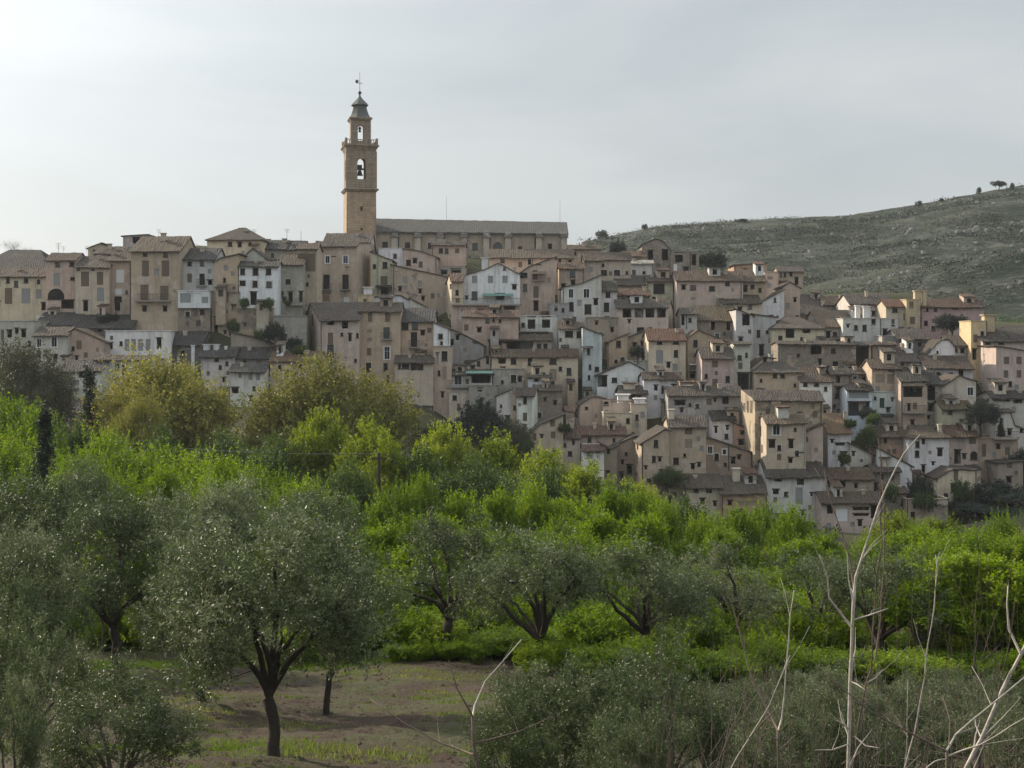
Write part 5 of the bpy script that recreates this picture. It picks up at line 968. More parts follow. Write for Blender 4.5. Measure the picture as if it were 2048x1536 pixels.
def unit(a): return a / np.maximum(np.linalg.norm(a, axis=-1, keepdims=True), 1e-9)
def leaves(c, d, l, w_, r):
    n = len(c); s = unit(np.cross(d, r.normal(size=(n, 3)))); l = (l * r.uniform(.7, 1.3, n))[:, None]; w_ = (w_ * r.uniform(.7, 1.3, n))[:, None]
    V = np.stack([c, c + d * l * .5 + s * w_ * .5, c + d * l, c + d * l * .5 - s * w_ * .5], 1).reshape(-1, 3)
    return V
def bez(p0, p1, p2, n): t = np.linspace(0, 1, n)[:, None]; return (1 - t) ** 2 * p0 + 2 * t * (1 - t) * p1 + t * t * p2
def make_tree(nm, seed, H, lobes, clumps, shoots, slen, per, ll, lw, leaf, bark, trunk_r=.2, fork=.28, mode='out', up=.5, stem_twig=False, lean=0.0, shell=.45, sq=1.0, trunk_lean=0.15, twr=None):
    """returns (trunk mesh, crown mesh): trunk, limbs to every lobe, twigs to clumps, leaves along shoots"""
    r = np.random.default_rng(seed); V, Fc = [], []
    fz = H * fork; tl = r.normal(0, trunk_lean, 2) * fz
    base = np.array([0, 0, -.5]); fk = np.array([tl[0], tl[1], fz]); mid = np.array([tl[0] * .2 + r.normal(0, .1 * trunk_r * 8), tl[1] * .3, fz * .5])
    pts = bez(base, mid, fk, 7) + r.normal(0, trunk_r * .18, (7, 3)) * np.linspace(.2, 1, 7)[:, None]
    tube(V, Fc, pts, [trunk_r * k for k in (1.45, 1.12, 1.0, .92, .9, .92, .95)], 9)
    limb_pts = []
    for (c, rad, wgt) in lobes:
        c = np.array(c); m = fk + (c - fk) * np.array([.25, .25, .6]) + r.normal(0, .12, 3) * np.linalg.norm(c - fk)
        lp = bez(fk, m, c, 9) + r.normal(0, .03, (9, 3)) * np.linalg.norm(c - fk) * np.linspace(0, .6, 9)[:, None]
        tube(V, Fc, lp, list(np.linspace(trunk_r * .62, trunk_r * .16, 9)), 6); limb_pts.append(lp)
    allp = np.concatenate(limb_pts)
    w_ = np.array([l[2] for l in lobes], float); w_ /= w_.sum(); li = r.choice(len(lobes), clumps, p=w_)
    u = unit(r.normal(size=(clumps, 3))); rad = r.uniform(0, 1, clumps) ** shell
    LC = np.array([l[0] for l in lobes])[li]; LR = np.array([l[1] for l in lobes])[li]
    cc = LC + u * rad[:, None] * LR * (1 + .18 * r.normal(size=(clumps, 1)))
    outd = unit(cc - np.array([0, 0, H * .45]))
    for i in range(0, clumps, 2):
        j = np.argmin(((allp - cc[i]) ** 2).sum(1)); a = allp[j]; b = cc[i]; m = (a + b) / 2 + r.normal(0, .1, 3) * np.linalg.norm(b - a)
        tube(V, Fc, bez(a, m, b, 4), list(np.linspace(trunk_r * .11, trunk_r * .035, 4)), 4, False)
    # shoots
    n = clumps * shoots; ci = np.repeat(np.arange(clumps), shoots)
    rn = r.normal(size=(n, 3)); upv = np.array([0, 0, 1.0])
    if mode == 'up': d = unit(rn * .35 + upv * 1.2 + outd[ci] * .35)
    elif mode == 'droop': d = unit(rn * .8 + outd[ci] * .8 + np.array([0, 0, -.25]))
    else: d = unit(rn * .7 + outd[ci] * .8 + upv * up)
    s0 = cc[ci] + r.normal(size=(n, 3)) * slen * .35
    sl = slen * r.uniform(.5, 1.3, n)
    if stem_twig:
        b0 = len(V)
        for i in range(0, n, 3): tube(V, Fc, [s0[i], s0[i] + d[i] * sl[i]], [twr or trunk_r * .04, (twr or trunk_r * .04) * .4], 3, False)
    m = n * per; si = np.repeat(np.arange(n), per); tt = np.tile(np.linspace(.08, 1, per), n) + r.uniform(-.05, .05, m)
    side = unit(np.cross(d[si], r.normal(size=(m, 3))))
    c = s0[si] + d[si] * (sl[si] * tt)[:, None]
    ld = unit(d[si] * .55 + side * .9 + r.normal(size=(m, 3)) * .25)
    VL = leaves(c, ld, ll, lw, r)
    ctint = r.uniform(0, 1, clumps); tint = np.clip(.55 * ctint[ci][si] + .45 * r.uniform(0, 1, m), 0, 1)
    tint = np.where(r.uniform(size=m) < .06, 1.0, tint)
    Qd = np.arange(m * 4).reshape(m, 4)
    tm = bpy.data.meshes.new(nm + '_trunk'); tm.from_pydata([tuple(map(float, v)) for v in V], [], Fc); tm.materials.append(bark); tm.polygons.foreach_set('use_smooth', [True] * len(tm.polygons)); tm.update()
    cm = mesh_np(nm + '_crown', VL, Qd, [leaf], tint)
    z = VL[:, 2]; x = np.abs(VL[:, 0]); y = np.abs(VL[:, 1])
    return dict(t=tm, c=cm, H=float(np.quantile(z, .995)), W=float(np.quantile(x, .975) + np.quantile(y, .975)))
def ring_lobes(seed, n, R0, z, rad, zj=.5, top=None):
    r = np.random.default_rng(seed); L = []
    for i in range(n):
        a = 2 * math.pi * (i + r.uniform(-.3, .3)) / n; rr = R0 * r.uniform(.75, 1.2); k = r.uniform(.8, 1.2)
        L.append(((rr * math.cos(a), rr * math.sin(a), z + r.uniform(-zj, zj)), np.array(rad) * k, k ** 3))
    if top: L.append(top)
    return L
PR = {}
PR['olive'] = [make_tree('olive%d' % i, 11 + i, 5, ring_lobes(31 + i, 6, 1.4, 2.75, (1.0, 1.0, 1.05), .6, ((.1, 0, 3.9), np.array((1.05, 1.05, .85)), 1.2)), 185, 17, .38, 13, .09, .026, L_olive, M_bark, .125, .22, 'droop', .15, trunk_lean=.18) for i in range(4)]
PR['thin'] = [make_tree('olive_thin%d' % i, 211 + i, 5, ring_lobes(231 + i, 6, 1.5, 2.9, (.9, .9, 1.0), .75, ((.1, 0, 4.0), np.array((.9, .9, .8)), 1.0)), 130, 17, .40, 12, .095, .026, L_olive, M_bark, .17, .22, 'droop', .15, trunk_lean=.28) for i in range(4)]
PR['olive_near'] = [make_tree('olive_near%d' % i, 51 + i, 3.2, ring_lobes(61 + i, 6, 1.0, 2.0, (.7, .7, .8), .5, ((0, 0, 2.6), np.array((.7, .7, .7)), .8)), 120, 22, .30, 14, .07, .018, L_olive, M_bark2, .09, .2, 'out', .7) for i in range(2)]
PR['green'] = [make_tree('green%d' % i, 71 + i, 6, ring_lobes(81 + i, 4, .85, 3.3, (.9, .9, 1.5), .5, ((0, 0, 4.4), np.array((.9, .9, 1.2)), 1.0)), 150, 8, .95, 14, .15, .075, L_green, M_bark2, .12, .2, 'up', stem_twig=True) for i in range(3)]
PR['round'] = [make_tree('round%d' % i, 241 + i, 6, ring_lobes(251 + i, 5, 1.2, 3.3, (1.0, 1.0, 1.1), .8, ((0, 0, 4.7), np.array((.9, .9, .8)), .8)), 110, 15, .55, 9, .17, .10, L_green, M_bark2, .13, .25, 'out', .5) for i in range(3)]
PR['under'] = [make_tree('under%d' % i, 91 + i, 3.0, ring_lobes(95 + i, 5, .9, 1.2, (.8, .8, .9), .3), 130, 8, .6, 12, .14, .07, L_green, M_bark2, .06, .1, 'up') for i in range(2)]
PR['lime'] = [make_tree('lime%d' % i, 101 + i, 11, ring_lobes(105 + i, 6, 2.3, 6.6, (1.9, 1.9, 2.0), 1.4, ((0, 0, 9), np.array((1.8, 1.8, 1.8)), .8)), 360, 8, .95, 9, .26, .16, L_lime, M_bark2, .24, .25, 'out', .6) for i in range(2)]
PR['mid'] = [make_tree('mid%d' % i, 111 + i, 9, ring_lobes(115 + i, 6, 2.2, 5.0, (1.9, 1.9, 2.0), 1.0, ((0, 0, 7), np.array((1.8, 1.8, 1.8)), .8)), 340, 8, .85, 9, .24, .14, L_mid, M_bark2, .22, .2, 'out', .5) for i in range(2)]
PR['bud'] = [make_tree('bud%d' % i, 121 + i, 16, ring_lobes(125 + i, 8, 4.6, 8.4, (3.1, 3.1, 3.0), 2.2, ((0, 0, 12.6), np.array((3.6, 3.6, 3.0)), 1.6)), 1100, 8, 1.25, 7, .27, .17, L_bud, M_bark2, .42, .25, 'out', .5, stem_twig=True, shell=.4) for i in range(2)]
PR['grey'] = [make_tree('grey%d' % i, 131 + i, 14, ring_lobes(135 + i, 7, 4.2, 7.4, (2.8, 2.8, 2.8), 1.8, ((0, 0, 11), np.array((3.2, 3.2, 2.6)), 1.4)), 900, 8, 1.2, 8, .24, .15, L_grey, M_bark2, .4, .25, 'out', .5, stem_twig=True) for i in range(1)]
def cyp(seed):
    r = np.random.default_rng(seed); L = []
    for i in range(9):
        z = .6 + i * 1.02; rr = .98 * (1 - (i / 9.2)) ** .9 + .05; L.append(((r.normal(0, .06), r.normal(0, .06), z), np.array((rr, rr, .9)), rr ** 2 + .1))
    return L
PR['cypress'] = [make_tree('cypress', 141, 10, cyp(3), 330, 9, .5, 8, .2, .07, L_dark, M_bark, .14, .05, 'up', shell=.5)]
PR['dark'] = [make_tree('dark%d' % i, 151 + i, 6, ring_lobes(155 + i, 6, 1.6, 3.4, (1.3, 1.3, 1.4), .8, ((0, 0, 4.6), np.array((1.2, 1.2, 1.2)), .7)), 260, 8, .5, 9, .17, .09, L_dark, M_bark, .16, .2, 'out', .3) for i in range(2)]
PR['pine'] = [make_tree('pine', 161, 6, ring_lobes(165, 5, 1.3, 3.6, (1.1, 1.1, 1.1), .6, ((0, 0, 4.9), np.array((1.2, 1.2, .9)), 1)), 150, 7, .5, 8, .25, .12, L_scrub, M_bark, .16, .55, 'out', .6)]
PR['bare'] = [make_tree('bare', 171, 7, ring_lobes(175, 5, 1.4, 4.4, (1.2, 1.2, 1.4), .7), 160, 5, .8, 2, .10, .04, L_grey, M_bark2, .14, .3, 'up', stem_twig=True)]
PR['knob'] = [make_tree('knob', 191, 4, ring_lobes(195, 5, .9, 1.7, (.8, .8, .9), .5), 90, 7, .4, 8, .2, .12, L_scrub, M_bark, .1, .1, 'out', .4)]
PR['twig'] = [make_tree('twig%d' % i, 201 + i, 2.2, ring_lobes(205 + i, 6, .55, 1.1, (.35, .35, .6), .4, ((0, 0, 1.6), np.array((.4, .4, .4)), 1.0)), 26, 5, .75, 1, .03, .01, L_grey, M_twig if i else M_bark2, .035, .12, 'out', up=1.1, stem_twig=True, twr=.006) for i in range(2)]
PR['bush'] = [make_tree('bush%d' % i, 181 + i, 2.2, ring_lobes(185 + i, 5, .8, 1.0, (.75, .75, .75), .3), 90, 8, .45, 8, .2, .11, L_mid, M_bark2, .05, .1, 'out', .6) for i in range(2)]
NAMES = dict(olive='olive_tree', thin='olive_tree', round='fruit_tree', twig='bare_shrub', knob='small_tree', olive_near='olive_tree', green='fruit_tree', under='leafy_bush', lime='poplar_tree', mid='broadleaf_tree', bud='elm_tree', grey='bare_tree', cypress='cypress_tree', dark='evergreen_tree', pine='pine_tree', bare='bare_tree', bush='green_bush')
CATS = dict(under='bush', bush='bush', twig='shrub')
cnt = {}
def tree(kind, px, ytop, D, wpx, label, group=None, var=None, rot=None, base=None, dz=0.0):
    i = cnt.get(kind, 0); cnt[kind] = i + 1; pr = PR[kind][(i if var is None else var) % len(PR[kind])]
    x = X_(px, D); z0 = gz(x, D) + dz if base is None else Z_(base, D); h_ = max(.6, Z_(ytop, D) - z0); sx = (wpx / F * D) / pr['W']; sz = h_ / pr['H']
    e = empty(NAMES[kind], (x, D, z0), label, CATS.get(kind, 'tree'), group); e.rotation_euler = (0, 0, random.uniform(0, 6.28) if rot is None else rot); e.scale = (sx, sx, sz)
    t = link('trunk', pr['t'], e); c = link('crown', pr['c'], e); return e
r5 = random.Random(55)
# --- foreground olives
OL = [
 (545, 1035, 28.0, 370, 'nearest full olive tree with a dark forked trunk standing on bare soil'),
 (232, 990, 46.0, 360, 'olive tree with a black twisted trunk behind the left lower olive boughs'),
 (412, 1075, 37.0, 280, 'small olive with a short stub trunk just left behind the forked olive'),
 (885, 1015, 47.0, 250, 'slim olive tree with a straight dark trunk forking high in the middle'),
 (1052, 1055, 43.0, 280, 'grey olive tree with a short trunk right of the slim straight olive'),
 (1275, 1075, 46.0, 270, 'olive tree with a steeply leaning black trunk before the green thicket'),
 (1440, 1085, 51.0, 240, 'olive tree with a shaded hollow under its crown right of the leaning olive'),
 (1610, 1100, 50.0, 270, 'broad olive tree with an arching bough behind the tallest bare sapling'),
 (1780, 1095, 46.0, 250, 'olive tree with a thin upright trunk just right of the tallest bare sapling'),
 (655, 1050, 36.0, 240, 'dark olive tree standing right behind the forked olive'),
 (60, 955, 57.0, 250, 'silvery olive tree at the left edge above the lower boughs'),
 (175, 925, 66.0, 220, 'olive tree between the cypress foot and the black twisted trunk'),
 (345, 985, 57.0, 230, 'olive tree whose silvery top rises above the forked olive on its left'),
 (470, 962, 64.0, 230, 'olive tree whose crown top meets the lime leaves above the forked olive'),
 (625, 985, 62.0, 210, 'olive tree in the middle band left of the slim straight olive'),
 (60, 1045, 44.0, 240, 'olive tree at the left edge beside the black twisted trunk'),
 (25, 1075, 36.0, 260, 'olive tree cut by the left frame edge above the lower boughs'),
 (700, 1120, 50.0, 190, 'low olive right of the dark olive with sunlit leaf tips'),
 (1900, 1120, 56.0, 170, 'sparse olive at the right edge among bright green leaves')]
for a in OL: tree('thin' if a[2] > 41 and a[0] > 640 else 'olive', *a, rot=0.0 if a[0] == 548 else None)
ON = [(60, 1195, 20.0, 280, 'low olive boughs at the left edge nearest the viewer'), (240, 1325, 17.5, 290, 'low olive boughs at the bottom left beside the bare soil'), (20, 1330, 15.5, 220, 'olive foliage filling the bottom left corner'),
 (1120, 1325, 20.0, 280, 'low olive bush at the bottom centre behind the small forked sapling'), (1330, 1290, 19.5, 320, 'tall olive bush at the bottom right of centre'), (1020, 1400, 17.5, 170, 'small olive sprig bush behind the small forked sapling'),
 (1500, 1370, 21.0, 220, 'olive bush tangled with the thin crossing twigs'), (1650, 1350, 22.0, 210, 'olive bush at the foot of the tallest bare sapling'), (1970, 1400, 20.0, 240, 'olive bush in the bottom right corner'), (1810, 1390, 21.0, 240, 'olive bush between the pale rods near the bottom right'), (1420, 1350, 23.0, 240, 'olive bush behind the straight thin switch'), (1570, 1400, 18.0, 220, 'olive bush at the bottom edge under the fanning twigs'), (1890, 1360, 24.0, 240, 'olive bush behind the spreading arms'), (1720, 1430, 18.0, 220, 'olive bush at the bottom edge under the tallest bare sapling'), (1190, 1345, 25.0, 240, 'olive bush just beyond the bottom centre olive bush'), (2040, 1350, 25.0, 220, 'olive bush cut by the right frame edge'), (1240, 1400, 17.0, 240, 'olive bush at the bottom edge right of centre')]
for a in ON: tree('olive_near', *a)
# --- bright green thicket beyond the olives
GL = 'bright green young fruit tree in the dense spring thicket behind the olives'; GG = 'bright green thicket trees'
top = [(540, 1000), (620, 985), (700, 985), (760, 1000), (850, 962), (950, 985), (1060, 978), (1200, 975), (1320, 992), (1420, 1012), (1500, 1012), (1570, 1022), (1650, 1040), (1700, 1078), (1760, 1070), (1830, 1046), (1900, 1055), (2000, 1050), (2120, 1045)]
tx, ty = zip(*top)
for row, (D, dy, st) in enumerate(((78, 0, 58), (66, 55, 66), (58, 110, 74))):
    x = 545 + row * 17
    while x < 2110:
        yt = float(np.interp(x, tx, ty)) + dy + r5.uniform(-26, 30); q_ = r5.random(); tree('round' if q_ < .45 else 'green', x, yt + (12 if q_ < .45 else 0), D + r5.uniform(-3, 3), r5.uniform(75, 125) * (70 / D) * (1.15 if q_ < .45 else 1), GL, GG); x += st * r5.uniform(.7, 1.35)
for x in (1870, 1930, 1985, 2040): tree('green', x, 1062 + r5.uniform(-10, 20), 60 + r5.uniform(-3, 3), 150, GL, GG)
UL = 'low bright green shrub in the undergrowth below the thicket'; UG = 'green undergrowth shrubs'
for px, yt, D_, wd in ((205, 1062, 51, 80), (285, 1100, 49, 90), (690, 1170, 49, 100), (760, 1150, 50, 90)): tree('green', px, yt, D_, wd, GL, GG)
SL = 'low grey green olive shrub in the strip before the bright green undergrowth'; SG = 'olive shrubs before the undergrowth'
x = 1065
while x < 2100: tree('olive_near', x, 1345 + r5.uniform(-30, 40), 30 + r5.uniform(-3, 3), r5.uniform(120, 200), SL, SG); x += r5.uniform(90, 150)
TL = 'tangle of thin leafless twigs rising at the bottom right'; TG = 'bare twig shrubs at the bottom right'
for px, yt, D_, wd in ((1420, 1320, 13, 180), (1500, 1290, 14, 160), (1585, 1330, 12, 170), (1655, 1380, 12.5, 150), (1760, 1330, 13.5, 170), (1830, 1300, 14, 150), (1900, 1370, 12, 190), (1985, 1310, 13, 190), (2040, 1380, 11.5, 170), (1340, 1400, 12, 150), (1700, 1420, 11.5, 150)): tree('twig', px, yt - 125, D_, wd * 1.1, TL, TG)
x = 560
while x < 2110: tree('under', x, 1240 + r5.uniform(-30, 35), 48.5 + r5.uniform(-1, 1.5), r5.uniform(110, 160), UL, UG); x += r5.uniform(60, 90)
for x in (195, 235, 275, 800, 850, 900, 950): tree('under', x, (1252 if x < 400 else 1305) + r5.uniform(-6, 6), 52 if x < 400 else 46.2, 70, UL, UG)
x = 1090
while x < 2110: tree('under', x, 1292 + r5.uniform(-18, 22), 42.5 + r5.uniform(-1.5, 1.5), r5.uniform(120, 170), UL, UG); x += r5.uniform(55, 85)
for x in (1850, 1915, 1975, 2040, 2095): tree('round', x, 1120 + r5.uniform(-30, 40), 47 + r5.uniform(-2, 2), 190, GL, GG)
x = -20
while x < 2100: tree('under', x, 1185 + r5.uniform(-25, 35), 54.5 + r5.uniform(-2.5, 2.5), r5.uniform(110, 170), UL, UG); x += r5.uniform(55, 85)
YL = 'yellow green young tree on the left slope above the olive band'; YG = 'yellow green trees on the left slope'
for px, yt, D, wd in ((20, 800, 122, 120), (70, 815, 118, 90), (25, 872, 100, 120), (95, 900, 95, 100), (160, 905, 92, 110), (215, 862, 104, 110), (240, 905, 90, 110), (310, 895, 92, 120), (380, 905, 90, 110), (440, 915, 86, 110), (500, 935, 84, 100), (560, 945, 84, 100), (330, 935, 80, 110), (130, 940, 80, 110), (230, 945, 78, 100), (430, 955, 76, 100), (610, 960, 82, 90)):
    tree('green', px, yt, D, wd * 1.15, YL, YG)
LM = [(640, 826, 118, 130, 'lime leaved tree with the highest yellow top under the right brown crown'), (735, 850, 113, 160, 'broad lime tree right below the right brown crown'), (885, 852, 120, 130, 'lime tree poking up before the tan cliff houses'), (1000, 876, 119, 150, 'round lime tree under the white tower house'), (1085, 905, 113, 150, 'lime tree below the beige gable house'), (1180, 935, 106, 150, 'lime tree below the little pink roofed house'), (1280, 968, 100, 140, 'low lime tree at the foot of the sunlit narrow wall'), (770, 880, 108, 120, 'lime tree beside the wooden pole'), (1800, 1030, 90, 130, 'lime green tree under the low garden wall house'), (1880, 1040, 92, 130, 'lime green tree in front of the lower right gardens')]
for a in LM: tree('lime', *a)
MD = [(560, 880, 116, 190, 'dark green broadleaf tree in the shade under the right brown crown'), (845, 905, 110, 190, 'dark green broadleaf tree right of the wooden pole'), (950, 925, 104, 190, 'dark green broadleaf tree below the round lime tree'), (1090, 945, 98, 180, 'dark green broadleaf tree under the lime trees near the cables'), (450, 870, 128, 150, 'dark green tree between the two brown crowns'), (1240, 975, 92, 170, 'dark green tree left of the lowest houses'), (230, 880, 112, 120, 'dull green tree left of the left brown crown'), (150, 850, 124, 110, 'greyish green tree beside the tall cypress'), (700, 930, 104, 130, 'dark green tree left of the wooden pole'), (1380, 1000, 96, 130, 'dark green tree in front of the low spreading roof'), (330, 860, 118, 130, 'dull green tree at the foot of the left brown crown')]
for a in MD: tree('mid', *a)
tree('bud', 318, 722, 152, 270, 'great round brownish yellow budding elm on the left', None, 0)
tree('bud', 645, 728, 150, 290, 'great brownish yellow budding elm before the cliff bend houses', None, 1)
tree('bud', 285, 800, 140, 120, 'smaller golden budding elm at the left foot of the great left crown', None, 0, 2.1)
tree('bud', 535, 805, 155, 130, 'darker budding elm between the two great crowns', None, 1, 1.3)
tree('grey', 35, 695, 165, 180, 'bare grey crowned tree at the left edge')
tree('grey', 85, 780, 160, 90, 'smaller bare grey tree beside the grey crown at the left edge')
tree('cypress', 88, 822, 86, 60, 'tall dark cypress standing alone on the left'); tree('cypress', 178, 742, 146, 46, 'dark cypress before the bluish house on the left')
tree('cypress', 833, 815, 186, 22, 'thin dark cypress at the foot of the cliff houses'); tree('cypress', 2002, 836, 207, 14, 'tiny cypress on the white parapet near the right edge', base=874)
DK = [(552, 645, 214, 46, 'dark evergreen before the smooth grey retaining wall', 705), (580, 675, 213, 46, 'dark low evergreen right beside the retaining wall evergreen', 715), (965, 800, 200, 86, 'dense dark evergreen left of the white corner gable', None), (915, 838, 198, 90, 'dark shrubby tree under the tan cliff house', None), (870, 850, 197, 70, 'dark tree at the foot of the slender tan tower', None), (1905, 628, 240, 64, 'black round tree in front of the pink house', 678), (1962, 800, 203, 70, 'ivy dark tree between the balconied house and the white parapet', 868), (1985, 960, 196, 110, 'big dark ivy clad tree in the lower right corner of town', 1060), (2040, 900, 203, 60, 'dark tree at the right edge below the terrace house', None), (1418, 503, 290, 60, 'dark clump of a tree beside the roofless ruin', 560), (1838, 950, 194, 60, 'dark shrub tree under the white pointed roof house', None), (215, 626, 222, 46, 'dark tree among the grey roofs on the left', 668), (1275, 690, 228, 30, 'dark potted shrub on the white roof terrace wall', 726), (1235, 478, 330, 34, 'dark pine like tree where the hill meets the church', None), (1738, 815, 209, 36, 'dark weed bush in the bluish plaster bay', 850), (1945, 1000, 193, 130, 'lowest dark bush mass at the right edge of town', None), (2045, 985, 192, 120, 'dark bush mass cut by the right frame edge below town', None), (2000, 1015, 188, 120, 'dark bush in front of the ivy clad tree at the lower right', None)]
for k, (px, yt, D, wd, lb, bs) in enumerate(DK): tree('dark', px, yt, D, wd, lb, None, k, None, bs)
tree('grey', 1005, 838, 203, 95, 'grey olive coloured bush under the white tower house')
tree('mid', 1735, 852, 204, 46, 'leafy green tree growing in the rubble garden', base=915); tree('mid', 1335, 935, 193, 60, 'green bush under the grey beige house', base=985)
tree('bare', 24, 478, 262, 46, 'leafless tree on the far left skyline', base=520); tree('bare', 57, 492, 262, 26, 'little leafless tree right of the far left skyline tree', base=520)
BL_ = 'small green bush growing between the houses of the town'; BG = 'bushes among the houses'
for px, yt, D, wd, bs in ((468, 640, 218, 26, 668), (520, 660, 214, 24, 680), (600, 690, 211, 30, 712), (1130, 846, 203, 26, 866), (1745, 826, 206, 30, 850), (1700, 838, 205, 24, 856), (1925, 962, 194, 40, 1010), (1850, 985, 191, 40, 1020), (1780, 970, 192, 30, 1000), (1330, 945, 192, 30, 975), (1690, 905, 200, 24, 930), (490, 596, 220, 20, 618), (535, 596, 220, 22, 618), (855, 870, 196, 40, 900), (1050, 880, 200, 30, 905), (575, 600, 221, 14, 612)):
    tree('bush', px, yt, D, wd, BL_, BG, base=bs)
# pines and scrub trees on the hill ridge
for px, yt, wd, lb in ((1997, 362, 28, 'umbrella pine alone on the top of the scrub hill'), (1957, 375, 10, 'tiny tree left of the umbrella pine on the hill top'), (2024, 366, 9, 'tiny tree right of the umbrella pine on the hill top'), (1836, 402, 14, 'small round tree on the middle of the hill ridge'), (1884, 396, 9, 'low bush tree on the ridge between the round tree and the pine'), (1288, 448, 12, 'small tree on the left end of the hill ridge'), (1205, 460, 26, 'bushy tree where the ridge drops to the church'), (1480, 438, 26, 'wide low tree clump on the long flat ridge')):
    D = 536.0; x = X_(px, D); e = tree('pine' if wd > 25 and px > 1900 else 'knob', px, yt, D, wd, lb, base=HY - (float(hill_z(np.array([x]), np.array([D]))[0]) - .3) * F / D)

# ---------------------------------------------------------------- scrub cover on the hill (uncountable)
def scrub():
    r = np.random.default_rng(8); n = 42000; X = r.uniform(-10, 225, n); Y = 318 + 226 * r.uniform(0, 1, n) ** .8
    dens = fbm(X / 26., Y / 9., 21) + .8 * fbm(X / 10., Y / 3.5, 22); keep = dens > r.normal(.35, .6, n); keep &= (Y < 528) | (r.uniform(size=n) < .3); X, Y = X[keep], Y[keep]; Zh = hill_z(X, Y)
    n = len(X); per = 20; size = (r.uniform(0, 1.0, n) ** 3.0) * 2.0 + .35
    c = np.stack([X, Y, Zh], 1); ci = np.repeat(np.arange(n), per); off = r.normal(size=(n * per, 3)) * np.array([1.15, .6, .2]) * size[ci][:, None]; off[:, 2] = np.abs(off[:, 2])
    d = unit(r.normal(size=(n * per, 3)) + np.array([0, 0, .8])); V = leaves(c[ci] + off, d, size[ci] * .27, size[ci] * .22, r)
    ct = r.uniform(0, 1, n); tint = .6 * ct[ci] + .4 * r.uniform(0, 1, n * per)
    o = link('hill_scrub', mesh_np('hill_scrub', V, np.arange(n * per * 4).reshape(-1, 4), [L_scrub], tint)); tag(o, 'dark evergreen scrub dotted over the stony hillside', 'scrub', None, 'stuff')
scrub()
def valley():
    r = np.random.default_rng(77); n = 16000; X = r.uniform(-110, 190, n); Y = 92 + 235 * r.uniform(0, 1, n); k = fbm(X / 17., Y / 13., 51) + .5 * fbm(X / 5., Y / 5., 52) > r.normal(-.1, .5, n); X, Y = X[k], Y[k]; n = len(X)
    Zg = ground_z(X, Y); per = 12; s = r.uniform(0, 1, n) ** 2 * 1.0 + .25; ci = np.repeat(np.arange(n), per); off = r.normal(size=(n * per, 3)) * np.array([.6, .6, .35]) * s[ci][:, None]; off[:, 2] = np.abs(off[:, 2])
    c = np.stack([X, Y, Zg], 1); V = leaves(c[ci] + off, unit(r.normal(size=(n * per, 3)) + np.array([0, 0, .7])), s[ci] * .45, s[ci] * .3, r); ct = r.uniform(0, 1, n)
    o = link('undergrowth', mesh_np('undergrowth', V, np.arange(n * per * 4).reshape(-1, 4), [L_mid], .6 * ct[ci] + .4 * r.uniform(0, 1, n * per))); tag(o, 'low green undergrowth over the valley floor and between the houses', 'undergrowth', None, 'stuff')
valley()
def rocks():
    r = np.random.default_rng(28); n = 9000; X = r.uniform(20, 225, n); Y = 320 + 215 * r.uniform(0, 1, n); Zh = hill_z(X, Y)
    d = fbm(X / 24., Y / 8., 41) + .6 * fbm(X / 6., Y / 3., 42) - (Y - 320) / 420. + np.clip((X - 60) / 90., 0, .8); k = d > r.normal(1.05, .3, n); X, Y, Zh = X[k], Y[k], Zh[k]; n = len(X)
    s = r.uniform(0, 1, n) ** 3 * 1.2 + .25; a = np.arange(6) / 6 * 2 * math.pi
    ring = np.stack([np.cos(a), np.sin(a) * .7, np.zeros(6) - .3], 1); topr = np.stack([np.cos(a) * .6, np.sin(a) * .4, np.zeros(6) + .45], 1)
    b = np.concatenate([ring, topr, [[0, 0, .55]]]); V = b[None] * s[:, None, None] * r.uniform(.6, 1.35, (n, 13, 3)) + np.stack([X, Y, Zh], 1)[:, None, :]
    T = [];
    for i in range(6): j = (i + 1) % 6; T += [(i, j, 6 + j), (i, 6 + j, 6 + i), (6 + i, 6 + j, 12)]
    I = np.arange(n)[:, None, None] * 13 + np.array(T)[None]
    o = link('hill_rocks', mesh_np('hill_rocks', V.reshape(-1, 3), I.reshape(-1, 3), [M_rock])); tag(o, 'pale limestone outcrops scattered over the scrub hill', 'rocks', None, 'stuff')
M_rock = flat_mat('limestone', (.14, .137, .127), .95, .35, .5, .1, .3)
rocks()
def grass():
    r = np.random.default_rng(9); n = 260000; X = r.uniform(-14, 14, n); Y = 22 + 32 * r.uniform(0, 1, n) ** .9
    f = fbm(X / 1.7, Y / 1.1, 31) + .6 * fbm(X / .5, Y / .4, 32); strip = np.exp(-((Y - 47.5 - X * .05) / 1.3) ** 2) * 2.2 + np.exp(-((Y - 29.0) / 1.2) ** 2) * .5
    keep = f + strip > r.normal(.45, .25, n); X, Y, st = X[keep], Y[keep], strip[keep]; n = len(X); Zg = ground_z(X, Y)
    c = np.stack([X, Y, Zg - .02], 1); h_ = r.uniform(.03, .12, n) * (1 + 1.6 * np.clip(st, 0, 1)); lean = r.normal(0, .35, (n, 2)); d = unit(np.concatenate([lean, np.ones((n, 1))], 1))
    s = unit(np.cross(d, r.normal(size=(n, 3)))); V = np.stack([c - s * .012, c + s * .012, c + d * h_[:, None]], 1).reshape(-1, 3)
    tint = np.clip(.45 + .3 * fbm(X / 2.3, Y / 1.5, 33) - .5 * np.clip(st, 0, 1) + r.normal(0, .15, n), 0, 1)
    o = link('grass', mesh_np('grass', V, np.arange(n * 3).reshape(-1, 3), [L_grass], tint)); tag(o, 'patchy short grass and weeds over the brown soil', 'grass', None, 'stuff')
grass()
